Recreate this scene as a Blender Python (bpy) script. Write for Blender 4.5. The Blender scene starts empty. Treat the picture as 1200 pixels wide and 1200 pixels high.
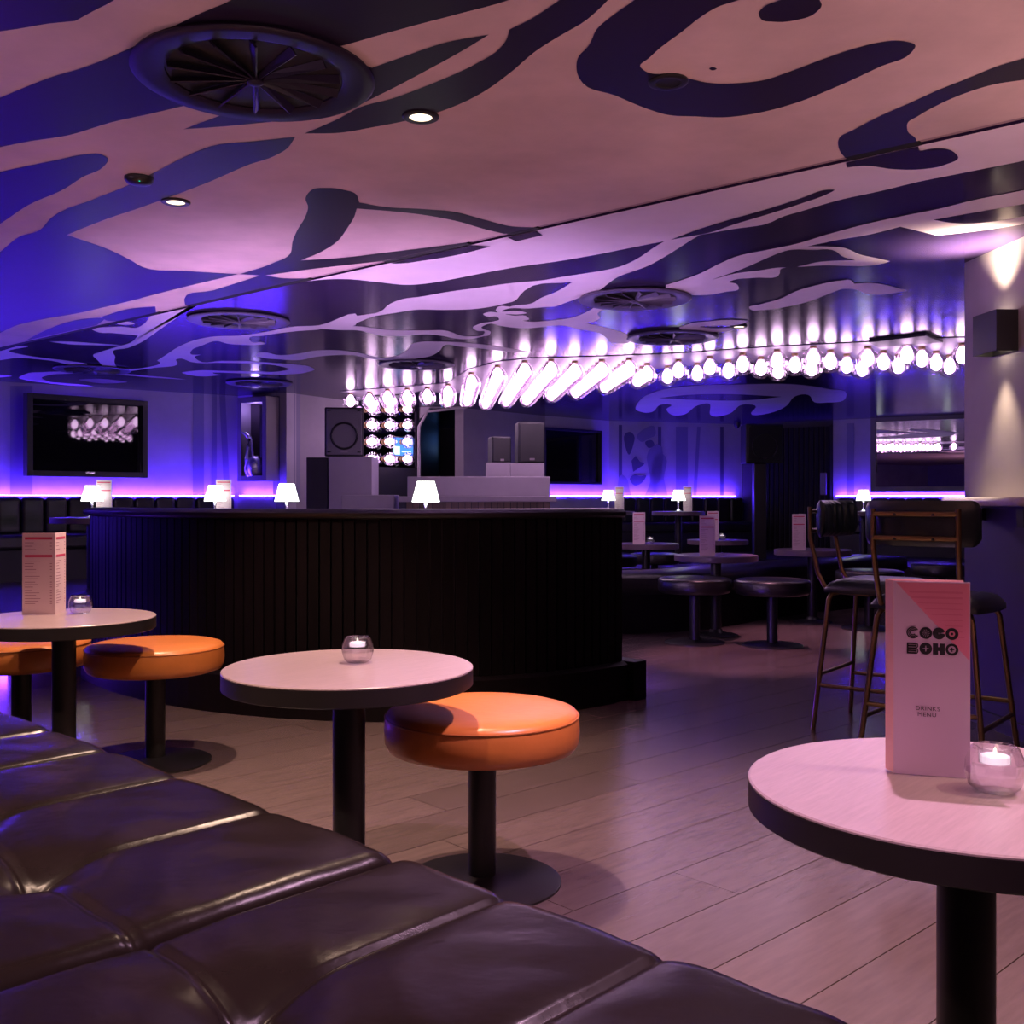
import bpy, bmesh, math, random
from mathutils import Vector, Matrix
random.seed(7)
S = bpy.context.scene
C = S.collection
PI = math.pi

# ------------------------------------------------------------------ camera / light frame
E, F, HY = 1.04, 1220.0, 585.0          # eye height (m), focal length (px of 1200), horizon row
ZC = E + 1.13                            # ceiling height
cam_d = bpy.data.cameras.new('camera'); cam = bpy.data.objects.new('camera', cam_d); C.objects.link(cam)
cam.location = (0, 0, E); cam.rotation_euler = (PI/2, 0, 0)
cam_d.sensor_width = 36; cam_d.lens = 36*F/1200; cam_d.shift_y = -(600-HY)/1200
cam_d.clip_start = 0.02
S.camera = cam
w = bpy.data.worlds.new('world'); S.world = w; w.use_nodes = True
w.node_tree.nodes['Background'].inputs[0].default_value = (0.35, 0.2, 0.5, 1)
w.node_tree.nodes['Background'].inputs[1].default_value = 0.02
S.view_settings.view_transform = 'Standard'; S.view_settings.look = 'None'
S.view_settings.exposure = 0.22; S.view_settings.gamma = 1.0; S.view_settings.use_curve_mapping = False
S.cycles.max_bounces = 8; S.cycles.diffuse_bounces = 4; S.cycles.glossy_bounces = 4
S.cycles.transparent_max_bounces = 16; S.cycles.transmission_bounces = 8
S.cycles.sample_clamp_indirect = 4.0; S.cycles.caustics_reflective = False; S.cycles.caustics_refractive = False

# light levels (W for lamps, radiance for emitters)
BULB = 10.5
LED = 250.0
SPOT = 150.0
SCONCE = 45.0
UP_FILL = 56.0
LAMP = 7.0
WARM = (1.0, 0.66, 0.50)
PINK = (1.0, 0.56, 0.86)
BULB_COL = (0.97, 0.67, 1.0)
BLUE = (0.06, 0.02, 1.0)

def pz(x, y, z):
    d = F*(E-z)/(y-HY); return Vector(((x-600)/F*d, d, z))
def pd(x, y, d):
    return Vector(((x-600)/F*d, d, E-(y-HY)/F*d))
def px_of(p):
    return (600+F*p[0]/p[1], HY+F*(E-p[2])/p[1])

def lamp(name, kind, loc, energy, color, parent=None, rot=None, **kw):
    l = bpy.data.lights.new(name, kind); l.energy = energy; l.color = color
    for k, v in kw.items(): setattr(l, k, v)
    o = bpy.data.objects.new(name, l); C.objects.link(o); o.location = loc
    if rot: o.rotation_euler = rot
    if parent: o.parent = parent
    return o

# ------------------------------------------------------------------ materials
MATS = {}
def mat(name, col, rough=0.5, metal=0.0, spec=0.5, var=0.0, vscale=4.0, bump=0.0, bscale=80.0,
        emit=None, estr=0.0, stretch=None, rand=0.0, coat=0.0):
    m = bpy.data.materials.new(name); m.use_nodes = True; MATS[name] = m
    nt = m.node_tree; b = nt.nodes['Principled BSDF']
    b.inputs['Base Color'].default_value = (*col, 1)
    b.inputs['Roughness'].default_value = rough; b.inputs['Metallic'].default_value = metal
    b.inputs['Specular IOR Level'].default_value = spec
    b.inputs['Coat Weight'].default_value = coat
    if emit: b.inputs['Emission Color'].default_value = (*emit, 1); b.inputs['Emission Strength'].default_value = estr
    if var or bump or rand:
        tc = nt.nodes.new('ShaderNodeTexCoord'); mp = nt.nodes.new('ShaderNodeMapping')
        nt.links.new(tc.outputs['Object'], mp.inputs['Vector'])
        if stretch: mp.inputs['Scale'].default_value = stretch
        oi = nt.nodes.new('ShaderNodeObjectInfo')
        if rand:
            mul = nt.nodes.new('ShaderNodeVectorMath'); mul.operation = 'SCALE'
            mul.inputs[0].default_value = (37.0, 19.0, 11.0); nt.links.new(oi.outputs['Random'], mul.inputs['Scale'])
            nt.links.new(mul.outputs[0], mp.inputs['Location'])
    if var or rand:
        n = nt.nodes.new('ShaderNodeTexNoise'); n.inputs['Scale'].default_value = vscale
        n.inputs['Detail'].default_value = 6; n.inputs['Roughness'].default_value = 0.6
        nt.links.new(mp.outputs[0], n.inputs['Vector'])
        mr = nt.nodes.new('ShaderNodeMapRange'); mr.inputs['From Min'].default_value = 0.3; mr.inputs['From Max'].default_value = 0.7
        mr.inputs['To Min'].default_value = 1-var; mr.inputs['To Max'].default_value = 1+var
        nt.links.new(n.outputs['Fac'], mr.inputs['Value'])
        val = mr.outputs[0]
        if rand:
            mr2 = nt.nodes.new('ShaderNodeMapRange'); mr2.inputs['To Min'].default_value = 1-rand; mr2.inputs['To Max'].default_value = 1+rand
            nt.links.new(oi.outputs['Random'], mr2.inputs['Value'])
            mm = nt.nodes.new('ShaderNodeMath'); mm.operation = 'MULTIPLY'
            nt.links.new(val, mm.inputs[0]); nt.links.new(mr2.outputs[0], mm.inputs[1]); val = mm.outputs[0]
        sc = nt.nodes.new('ShaderNodeVectorMath'); sc.operation = 'SCALE'; sc.inputs[0].default_value = col
        nt.links.new(val, sc.inputs['Scale']); nt.links.new(sc.outputs[0], b.inputs['Base Color'])
    if bump:
        n2 = nt.nodes.new('ShaderNodeTexNoise'); n2.inputs['Scale'].default_value = bscale; n2.inputs['Detail'].default_value = 4
        nt.links.new(mp.outputs[0], n2.inputs['Vector'])
        bp = nt.nodes.new('ShaderNodeBump'); bp.inputs['Strength'].default_value = bump; bp.inputs['Distance'].default_value = 0.01
        nt.links.new(n2.outputs['Fac'], bp.inputs['Height']); nt.links.new(bp.outputs[0], b.inputs['Normal'])
    return m
def emat(name, col, s):
    m = bpy.data.materials.new(name); m.use_nodes = True; nt = m.node_tree; nt.nodes.clear()
    o = nt.nodes.new('ShaderNodeOutputMaterial'); e = nt.nodes.new('ShaderNodeEmission')
    e.inputs[0].default_value = (*col, 1); e.inputs[1].default_value = s
    nt.links.new(e.outputs[0], o.inputs[0]); MATS[name] = m; return m
def thin_glass(name, tint, refl=0.12):
    m = bpy.data.materials.new(name); m.use_nodes = True; nt = m.node_tree; nt.nodes.clear()
    o = nt.nodes.new('ShaderNodeOutputMaterial'); mx = nt.nodes.new('ShaderNodeMixShader')
    t = nt.nodes.new('ShaderNodeBsdfTransparent'); g = nt.nodes.new('ShaderNodeBsdfGlossy')
    lw = nt.nodes.new('ShaderNodeLayerWeight'); lw.inputs[0].default_value = 0.35
    ma = nt.nodes.new('ShaderNodeMath'); ma.operation = 'MULTIPLY_ADD'; ma.inputs[1].default_value = 0.6; ma.inputs[2].default_value = refl*0.3
    t.inputs[0].default_value = (*tint, 1); g.inputs['Roughness'].default_value = 0.05
    nt.links.new(lw.outputs['Facing'], ma.inputs[0]); nt.links.new(ma.outputs[0], mx.inputs[0])
    nt.links.new(t.outputs[0], mx.inputs[1]); nt.links.new(g.outputs[0], mx.inputs[2]); nt.links.new(mx.outputs[0], o.inputs[0])
    MATS[name] = m; return m

mat('ceil_light', (0.62, 0.46, 0.44), 0.55, var=0.15, vscale=2.4, spec=0.3, bump=0.08, bscale=6)
mat('ceil_dark', (0.016, 0.010, 0.026), 0.36, spec=0.20, var=0.15, vscale=2.0, bump=0.03, bscale=5)
mat('ceil_far_dark', (0.027, 0.016, 0.056), 0.17, spec=0.055, var=0.12, vscale=2.0, bump=0.04, bscale=5)
mat('ceil_far_light', (0.76, 0.64, 0.74), 0.42, spec=0.15, var=0.08, vscale=2.0, bump=0.03, bscale=5)
mat('groove_light', (0.34, 0.22, 0.25), 0.6)
mat('groove_dark', (0.006, 0.005, 0.008), 0.8)
mat('plank', (0.125, 0.088, 0.086), 0.25, var=0.13, vscale=3.5, stretch=(1.6, 12, 12), rand=0.13, bump=0.04, bscale=30, spec=0.9)
mat('floor_gap', (0.02, 0.015, 0.015), 0.6)
mat('platform', (0.05, 0.04, 0.045), 0.5)
mat('wall_lilac', (0.48, 0.44, 0.52), 0.6, var=0.10, vscale=3)
mat('wall_grey', (0.34, 0.30, 0.34), 0.6, var=0.08, vscale=3)
mat('wall_dark', (0.012, 0.010, 0.016), 0.5)
mat('mural_dark', (0.12, 0.11, 0.20), 0.6)
mat('mural_mid', (0.26, 0.24, 0.36), 0.6)
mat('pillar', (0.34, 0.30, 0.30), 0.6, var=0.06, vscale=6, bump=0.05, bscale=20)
mat('pillar_low_shaded', (0.055, 0.045, 0.065), 0.5)  # pillar surface darkened, shade below the ledge put into the colour
mat('leather_black', (0.010, 0.008, 0.009), 0.34, spec=0.55, var=0.2, vscale=5, bump=0.10, bscale=60)
mat('leather_bench', (0.010, 0.0065, 0.0065), 0.27, spec=0.15, var=0.2, vscale=4, bump=0.12, bscale=26)
mat('leather_orange', (0.62, 0.20, 0.045), 0.34, spec=0.5, var=0.10, vscale=7, bump=0.06, bscale=40)
mat('orange_piping', (0.40, 0.12, 0.03), 0.4)
mat('leather_green', (0.013, 0.022, 0.024), 0.30, spec=0.6, bump=0.06, bscale=60)
mat('table_wood', (0.37, 0.28, 0.29), 0.28, var=0.11, vscale=5, stretch=(3, 34, 8), spec=0.5, bump=0.03, bscale=50)
mat('table_edge_shaded', (0.014, 0.010, 0.011), 0.5, var=0.2, vscale=8)  # table wood darkened, shade of the unlit rim put into the colour
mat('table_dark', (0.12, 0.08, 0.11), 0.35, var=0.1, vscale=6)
mat('metal_black', (0.012, 0.011, 0.012), 0.38, spec=0.5)
mat('brass', (0.27, 0.175, 0.085), 0.32, metal=0.9)
mat('slat_wood', (0.005, 0.003, 0.004), 0.5, spec=0.12, var=0.25, vscale=4, stretch=(8, 8, 1), rand=0.25)
mat('slat_brown', (0.20, 0.13, 0.10), 0.5, var=0.2, vscale=4, stretch=(8, 8, 1), rand=0.2)
mat('black_plastic', (0.010, 0.010, 0.012), 0.45)
mat('speaker_grey', (0.010, 0.009, 0.012), 0.6)
mat('grille', (0.15, 0.14, 0.16), 0.6, bump=0.6, bscale=160)
mat('screen', (0.004, 0.004, 0.006), 0.015, spec=0.8)
mat('mirror', (0.8, 0.78, 0.86), 0.0, metal=1.0)
mat('dark_mirror', (0.14, 0.12, 0.16), 0.05, metal=1.0)
mat('mirror_frame', (0.22, 0.19, 0.21), 0.5)
mat('menu_paper', (0.80, 0.62, 0.66), 0.55)
mat('menu_lilac', (0.66, 0.47, 0.60), 0.55)
mat('menu_pink', (0.80, 0.24, 0.34), 0.55)
mat('menu_inner', (0.85, 0.50, 0.42), 0.55)
mat('ink', (0.012, 0.008, 0.012), 0.6)
mat('ink_soft', (0.42, 0.20, 0.27), 0.6)
mat('ink_faint', (0.73, 0.19, 0.29), 0.6)
mat('ink_red', (0.62, 0.05, 0.14), 0.6)
mat('marble', (0.78, 0.72, 0.68), 0.25, var=0.18, vscale=9)
mat('silver', (0.9, 0.9, 0.95), 0.25, metal=1.0, bump=0.5, bscale=70)
mat('white_plastic', (0.8, 0.78, 0.76), 0.4)
mat('wax', (0.9, 0.85, 0.85), 0.5, emit=(1, 0.92, 0.95), estr=1.1)
mat('canopy_plate', (0.14, 0.11, 0.15), 0.4)
mat('vent_grey', (0.10, 0.08, 0.15), 0.4)
mat('hatch', (0.010, 0.009, 0.012), 0.5)
emat('bulb_core', BULB_COL, BULB)
emat('led', (0.080, 0.022, 1.0), LED)
emat('led_lilac_fill', (0.75, 0.44, 0.95), 150.0)
emat('led_kick', (0.16, 0.03, 1.0), 32.0)
emat('downlight_disc', (1.0, 0.82, 0.58), 2.4)
emat('lamp_shade_light', (0.96, 1.0, 0.93), 4.5)
emat('sconce_disc', (1.0, 0.8, 0.6), 16.0)
emat('blue_screen', (0.06, 0.22, 1.0), 1.6)
emat('blue_screen_white', (0.5, 0.75, 1.0), 1.8)
emat('green_led', (0.0, 0.9, 0.5), 1.5)
thin_glass('bulb_glass', (0.94, 0.86, 0.94))
thin_glass('candle_glass', (0.93, 0.88, 0.94), 0.45)
def _glass():
    m = bpy.data.materials.new('cut_glass'); m.use_nodes = True; b = m.node_tree.nodes['Principled BSDF']
    b.inputs['Transmission Weight'].default_value = 1.0; b.inputs['Roughness'].default_value = 0.02; b.inputs['IOR'].default_value = 1.45
    b.inputs['Base Color'].default_value = (0.97, 0.93, 0.97, 1); MATS['cut_glass'] = m
_glass()

# ------------------------------------------------------------------ mesh helpers
class MB:
    def __init__(s): s.v = []; s.f = []
    def add(s, vs, fs):
        o = len(s.v); s.v += [tuple(p) for p in vs]; s.f += [tuple(i+o for i in f) for f in fs]; return s
    def box(s, c, size, rz=0.0):
        cx, cy, cz = c; hx, hy, hz = [k/2 for k in size]; ca, sa = math.cos(rz), math.sin(rz); vs = []
        for z in (-hz, hz):
            for x, y in ((-hx, -hy), (hx, -hy), (hx, hy), (-hx, hy)):
                vs.append((cx+x*ca-y*sa, cy+x*sa+y*ca, cz+z))
        return s.add(vs, [(3, 2, 1, 0), (4, 5, 6, 7), (0, 1, 5, 4), (1, 2, 6, 5), (2, 3, 7, 6), (3, 0, 4, 7)])
    def lathe(s, prof, seg=32, c=(0, 0, 0), caps=True):
        vs = []; n = len(prof)
        for k in range(seg):
            a = 2*PI*k/seg
            for r, z in prof: vs.append((c[0]+r*math.cos(a), c[1]+r*math.sin(a), c[2]+z))
        fs = []
        for k in range(seg):
            k2 = (k+1) % seg
            for i in range(n-1): fs.append((k*n+i, k2*n+i, k2*n+i+1, k*n+i+1))
        if caps:
            if prof[0][0] > 1e-5: fs.append(tuple(k*n for k in range(seg))[::-1])
            if prof[-1][0] > 1e-5: fs.append(tuple(k*n+n-1 for k in range(seg)))
        return s.add(vs, fs)
    def tube(s, path, r, seg=10, closed=False):
        P = [Vector(p) for p in path]; n = len(P); vs = []; fs = []
        up = Vector((0, 0, 1))
        for i, p in enumerate(P):
            if closed: t = P[(i+1) % n]-P[i-1]
            else: t = P[min(i+1, n-1)]-P[max(i-1, 0)]
            t.normalize()
            a = t.cross(up)
            if a.length < 1e-3: a = t.cross(Vector((0, 1, 0)))
            a.normalize(); b = a.cross(t).normalized()
            rr = r[i] if isinstance(r, (list, tuple)) else r
            for k in range(seg):
                an = 2*PI*k/seg; vs.append(p+a*rr*math.cos(an)+b*rr*math.sin(an))
        m = n if closed else n-1
        for i in range(m):
            j = (i+1) % n
            for k in range(seg):
                k2 = (k+1) % seg; fs.append((i*seg+k, i*seg+k2, j*seg+k2, j*seg+k))
        if not closed:
            fs.append(tuple(range(seg))[::-1]); fs.append(tuple((n-1)*seg+k for k in range(seg)))
        return s.add(vs, fs)
    def prism(s, poly, z0, z1):
        n = len(poly); vs = [(p[0], p[1], z0) for p in poly]+[(p[0], p[1], z1) for p in poly]
        return s.add(vs, [tuple(range(n))[::-1], tuple(range(n, 2*n))]+[(i, (i+1) % n, n+(i+1) % n, n+i) for i in range(n)])
    def sheet(s, pts): return s.add(pts, [tuple(range(len(pts)))])
    def sweep(s, path, prof, closed_prof=True):
        # path: 2D points, prof: (offset to the right-hand normal, z)
        n = len(path); m = len(prof); vs = []; fs = []
        for i in range(n):
            a = Vector(path[max(i-1, 0)][:2]); b = Vector(path[min(i+1, n-1)][:2]); t = (b-a).normalized(); nn = Vector((t.y, -t.x))
            for o, z in prof: q = Vector(path[i][:2])+nn*o; vs.append((q.x, q.y, z))
        for i in range(n-1):
            for k in range(m if closed_prof else m-1):
                k2 = (k+1) % m; fs.append((i*m+k, (i+1)*m+k, (i+1)*m+k2, i*m+k2))
        if closed_prof: fs.append(tuple(range(m))); fs.append(tuple((n-1)*m+k for k in range(m))[::-1])
        return s.add(vs, fs)
    def mesh(s, name, material, smooth=None):
        me = bpy.data.meshes.new(name); me.from_pydata(s.v, [], s.f)
        bm = bmesh.new(); bm.from_mesh(me); bmesh.ops.recalc_face_normals(bm, faces=bm.faces); bm.to_mesh(me); bm.free()
        me.materials.append(MATS[material])
        if smooth is not None:
            for p in me.polygons: p.use_smooth = True
            me.set_sharp_from_angle(angle=math.radians(smooth))
        return me
    def obj(s, name, material, parent=None, smooth=None, bevel=0.0, loc=None, rz=0.0, segs=2):
        o = bpy.data.objects.new(name, s.mesh(name, material, smooth)); C.objects.link(o)
        if loc is not None: o.location = loc
        if rz: o.rotation_euler[2] = rz
        if parent is not None: o.parent = parent
        if bevel:
            b = o.modifiers.new('bevel', 'BEVEL'); b.width = bevel; b.segments = segs; b.limit_method = 'ANGLE'
        return o
def tag(o, label, cat=None, group=None, kind=None):
    if label: o['label'] = label
    if cat: o['category'] = cat
    if group: o['group'] = group
    if kind: o['kind'] = kind
    return o
def thing(name, label, cat, loc=(0, 0, 0), rz=0.0, group=None):
    o = bpy.data.objects.new(name, None); C.objects.link(o); o.empty_display_size = 0.1
    o.location = loc; o.rotation_euler = (0, 0, rz); return tag(o, label, cat, group)
def dup(root, loc, rz=None, label=None, group=None):
    def rec(o, par):
        c = o.copy(); C.objects.link(c)
        if par is not None: c.parent = par
        for ch in list(o.children): rec(ch, c)
        return c
    r = rec(root, None); r.location = loc
    if rz is not None: r.rotation_euler[2] = rz
    if label: r['label'] = label
    if group: r['group'] = group
    return r
def struct(o, label=None, cat='structure'):
    o['kind'] = 'structure'
    if label: o['label'] = label; o['category'] = cat
    return o
def smooth2(pts, n=8, closed=False):
    # centripetal-ish Catmull-Rom on 2D points; a point given as (x, y, 1) stays a sharp corner
    P = [Vector((p[0], p[1])) for p in pts]; sh = [len(p) > 2 for p in pts]; N = len(P); out = []
    for i in range(N if closed else N-1):
        j = (i+1) % N
        p1, p2 = P[i], P[j]
        L = (p2-p1).length
        if closed or i > 0: pa = P[i-1]
        else: pa = p1
        if closed or j < N-1: pb = P[(j+1) % N]
        else: pb = p2
        def tan(a, b, c):
            d0 = (b-a).length+1e-6; d1 = (c-b).length+1e-6
            t = ((b-a)/d0*d1+(c-b)/d1*d0)/(d0+d1); return t
        m1 = Vector((0, 0)) if sh[i] else tan(pa, p1, p2)*L
        m2 = Vector((0, 0)) if sh[j] else tan(p1, p2, pb)*L
        if sh[i]: m1 = (p2-p1)
        if sh[j]: m2 = (p2-p1)
        for k in range(n):
            t = k/n; t2 = t*t; t3 = t2*t
            out.append(p1*(2*t3-3*t2+1)+m1*(t3-2*t2+t)+p2*(-2*t3+3*t2)+m2*(t3-t2))
    if not closed: out.append(P[-1])
    return out

# ------------------------------------------------------------------ FLOOR with planks
A1 = math.atan2(1220, 1320)          # plank direction: vanishing point right of the frame
U = Vector((math.cos(A1), math.sin(A1), 0)); V = Vector((-U.y, U.x, 0))
floor = struct(MB().box((0, 7, -0.06), (26, 24, 0.1)).obj('floor', 'floor_gap'), 'dark timber floor of the bar', 'floor')
PW = 0.218
PART = smooth2([(0.56, 5.42), (0.15, 5.08), (-0.32, 4.92), (-0.92, 4.95), (-1.52, 5.18), (-2.08, 5.62), (-2.46, 6.08)], 10)
def in_poly(p, poly):
    c = False; n = len(poly)
    for i in range(n):
        a = poly[i]; b = poly[i-1]
        if (a[1] > p[1]) != (b[1] > p[1]) and p[0] < (b[0]-a[0])*(p[1]-a[1])/(b[1]-a[1])+a[0]: c = not c
    return c
PLAT = [tuple(p) for p in PART][::-1]+[(0.50, 5.6), (0.45, 11.2), (2.4, 11.6), (7.5, 11.6), (9, 17.5), (-11, 17.5), (-11, 6.9), (-4.0, 6.6)]
pm = {}
def plank(u0, v0, ln):
    k = round(ln, 2)
    if k not in pm:
        pm[k] = MB().box((0, 0, -0.007), (k-0.003, PW-0.0032, 0.014)).mesh('plank', 'plank')
    o = bpy.data.objects.new('plank', pm[k]); C.objects.link(o)
    p = U*(u0+k/2)+V*(v0+PW/2); o.location = (p.x, p.y, 0); o.rotation_euler[2] = A1; o.parent = floor
    if (k*1.0) not in bev: pass
bev = {}
cnt = 0
JOINT = {-4: 2.0, -3: 3.9, -2: 1.5, -1: 4.1, 0: 2.30, 1: 4.3, 2: 2.91, 3: 4.4, 4: 2.95, 5: 4.6, 6: 3.6, 7: 5.0}
for r in range(-22, 40):
    v0 = 1.608+PW*r
    j = JOINT.get(r, random.uniform(0, 2.0))
    LN = 2.4
    u = j-LN*6
    while u < 16:
        ln = LN
        pc = U*(u+ln/2)+V*(v0+PW/2)
        vis = False
        for q in (0, 0.25, 0.5, 0.75, 1):
            pp = U*(u+ln*q)+V*(v0+PW/2)
            if pp.y > 0.6:
                X, Y = px_of((pp.x, pp.y, 0))
                if -80 < X < 1280 and Y < 1330 and not in_poly((pp.x, pp.y), PLAT) and pp.x < 4.5 and pp.y < 12: vis = True
        if vis: plank(u, v0, ln); cnt += 1
        u += LN
print('planks', cnt)
plat = struct(MB().prism(PLAT, -0.005, 0.28).obj('floor_raised', 'platform'), 'dark raised floor behind the curved booth', 'floor')

# ------------------------------------------------------------------ CEILING with painted mural
s0, s1 = pz(0, 407, ZC), pz(1200, 137, ZC)
sd = (s1-s0); sd.z = 0; sd.normalize(); sn = Vector((-sd.y, sd.x, 0))     # sn points away from the camera
if sn.y < 0: sn = -sn
a = s0-sd*14; b = s1+sd*14
GR = 0.045
near = [a, b, b-sn*12, a-sn*12]; far = [a+sn*GR, b+sn*GR, b+sn*30, a+sn*30]
ceil = MB().prism(near, ZC, ZC+0.05).obj('ceiling', 'ceil_light'); struct(ceil, 'pinkish painted ceiling with dark swirling mural', 'ceiling')
cfar = MB().prism(far, ZC, ZC+0.05).obj('ceiling_far', 'ceil_far_dark'); struct(cfar, 'glossy dark ceiling with pale lilac mural swirls', 'ceiling')
g = MB().prism([a-sn*0.02, b-sn*0.02, b+sn*(GR+0.02), a+sn*(GR+0.02)], ZC+0.009, ZC+0.05).obj('seam_channel', 'groove_light', ceil)
def seam_x(x):
    y = 407-(407-137)/1200*x; return pz(x, y, ZC)
for x0, x1 in ((-120, 182), (217, 359), (447, 545), (592, 626), (989, 1074)):
    p, q = seam_x(x0), seam_x(x1)
    MB().prism([p, q, q+sn*GR, p+sn*GR], ZC+0.001, ZC+0.008).obj('seam_paint_and_shade', 'groove_dark', ceil)  # black strip: dark mural paint across the seam plus the groove's shade
def crop(ox, oy, s, pts): return [(ox+p[0]/s, oy+p[1]/s)+tuple(p[2:]) for p in pts]
def paint(pts, m, parent, lift=0.0012, n=5, clip=None):
    q = smooth2(pts, n, True)
    w_ = [pz(p.x, min(p.y, 575), ZC) for p in q]
    if clip:
        w_ = [p if (p-s0).dot(sn)*clip >= 0 else p-sn*((p-s0).dot(sn)) for p in w_]
        if clip > 0: w_ = [p if (p-s0).dot(sn) >= GR else p+sn*(GR-(p-s0).dot(sn)) for p in w_]
    m_ = MB(); m_.sheet([(p.x, p.y, ZC-lift) for p in w_])
    o = m_.obj('painted_shape', m, parent)
    if o.data.polygons[0].normal.z > 0: o.data.flip_normals()
    return o
DK, LT = 'ceil_dark', 'ceil_far_light'
N_ = []
N_.append([(-60, -50), (190, -50), (133, 0), (110, 12), (88, 24, 1), (-60, 24)])
N_.append([(330, -50, 1), (270, 0), (235, 15), (200, 32), (150, 57), (100, 78), (60, 90), (0, 114), (-60, 138, 1), (-60, 188, 1), (0, 172), (35, 165),
  (80, 158), (130, 143), (180, 132), (222, 122, 1), (266, 132, 1), (215, 151, 1), (270, 147), (330, 141), (400, 133), (430, 118), (470, 98), (500, 82),
  (540, 60), (573, 40, 1), (520, 50), (470, 67), (436, 79, 1), (415, 70), (395, 63), (378, 57, 1), (400, 53), (440, 42), (483, 30), (540, 15), (595, 0), (690, -45, 1)])
N_.append([(720, -45, 1), (655, 0), (620, 23), (597, 34, 1), (594, 45), (585, 57), (560, 73), (520, 92), (490, 104), (460, 115), (420, 126), (400, 137), (357, 156, 1),
  (400, 155), (435, 149), (467, 143), (517, 130), (567, 107), (600, 83), (627, 60), (655, 42), (687, 23), (712, 0), (750, -45, 1)])
N_.append([(800, -45, 1), (743, 0), (715, 20), (700, 33), (690, 53), (677, 68), (676, 83), (683, 97), (720, 111), (753, 125), (782, 134), (815, 136), (850, 137), (883, 133),
  (933, 120), (983, 100), (1033, 77), (1068, 61), (1073, 53), (1060, 48), (1033, 49), (1000, 57), (967, 68), (927, 83), (893, 94), (867, 97), (833, 97),
  (800, 90), (783, 87), (756, 83), (750, 77), (760, 68), (772, 57), (800, 36), (820, 20), (840, 8), (870, -2), (940, -45, 1)])
N_.append([(889, 15), (892, 22), (907, 25), (933, 23), (955, 15), (963, 5), (958, -3), (938, -5), (910, 1), (896, 7)])
N_.append([(831, 80), (835, 82), (840, 80), (835, 78)])
N_.append([(983, 162), (1000, 152), (1033, 135), (1067, 120), (1100, 105), (1133, 92), (1167, 78), (1200, 68), (1290, 40, 1), (1290, 72, 1), (1200, 93), (1167, 98), (1133, 108),
  (1100, 122), (1077, 135), (1063, 145), (1064, 154), (1073, 162), (1074, 166, 1), (990, 184, 1), (984, 176)])
N_.append([(-60, 215, 1), (0, 201), (33, 194), (67, 187), (97, 181), (120, 181), (127, 186), (121, 195), (97, 207), (77, 220), (33, 240), (0, 262), (-60, 295, 1)])
N_.append([(346, 160, 1), (300, 165), (247, 171), (213, 185), (180, 202), (147, 218), (110, 233), (60, 255), (47, 269), (23, 277), (0, 295), (-80, 340, 1), (-80, 430, 1), (0, 390),
  (17, 382), (40, 376), (90, 367), (150, 353), (200, 340), (279, 321, 1), (213, 317), (168, 313), (150, 303), (127, 292), (93, 280), (78, 275, 1), (120, 258), (167, 242),
  (200, 230), (247, 212), (293, 192), (320, 183), (338, 172)])
N_.append([(358, 232), (364, 223), (383, 220), (402, 222), (418, 228), (421, 237, 1), (450, 242), (500, 245), (533, 248), (567, 257), (600, 265), (626, 266, 1), (592, 274, 1), (567, 268),
  (540, 260), (500, 252), (467, 248), (418, 244, 1), (415, 254), (407, 267), (397, 281), (380, 293), (352, 305, 1), (400, 302), (450, 296), (500, 290), (545, 284, 1),
  (447, 306, 1), (400, 311), (350, 317), (309, 323, 1), (281, 321, 1), (320, 308), (340, 297), (343, 282), (348, 270), (358, 253), (361, 242)])
N_.append([(307, 322, 1), (335, 326), (359, 326, 1), (217, 358, 1), (216, 350), (250, 340)])
N_.append([(119, 371, 1), (150, 362), (182, 359, 1), (183, 366, 1), (137, 376), (122, 374)])
N_.append([(30, 399, 1), (45, 391), (80, 377), (103, 373), (122, 374), (113, 381, 1)])
for p in N_: paint(p, DK, ceil, clip=-1)
# far panel: light shapes
L_ = []
L_.append([(340, 330.5, 1), (410, 327), (440, 330), (480, 333.6), (500, 332), (530, 327), (560, 321), (600, 313.6), (660, 305), (700, 298), (740, 290), (781, 282, 1), (820, 275, 1),
  (860, 268), (904, 260), (914, 255), (940, 247), (980, 235), (1030, 224), (1080, 212), (1120, 204), (1160, 196), (1200, 188), (1320, 160, 1), (1320, 112, 1)])
L_.append([(400, 375), (426, 369), (449, 363), (454, 358), (466, 352), (496, 347), (520, 342.6), (560, 337), (600, 331.4), (640, 327.6), (660, 324), (686, 320), (710, 316), (728, 311.6),
  (750, 301), (766, 290), (781, 281, 1), (790, 274, 1), (822, 274, 1), (810, 281), (796, 290), (780, 300), (760, 311), (740, 318.4), (724, 324.4), (714, 331), (704, 339), (678, 349), (650, 359.4, 1),
  (626, 360), (600, 360.6), (588, 363), (600, 358.5), (625, 354.5), (632, 350), (655, 340), (671, 330, 1), (615, 340), (610, 345), (605, 351), (590, 356), (560, 361.5), (520, 363), (485, 363), (466, 366), (440, 370), (400, 378)])
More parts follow.
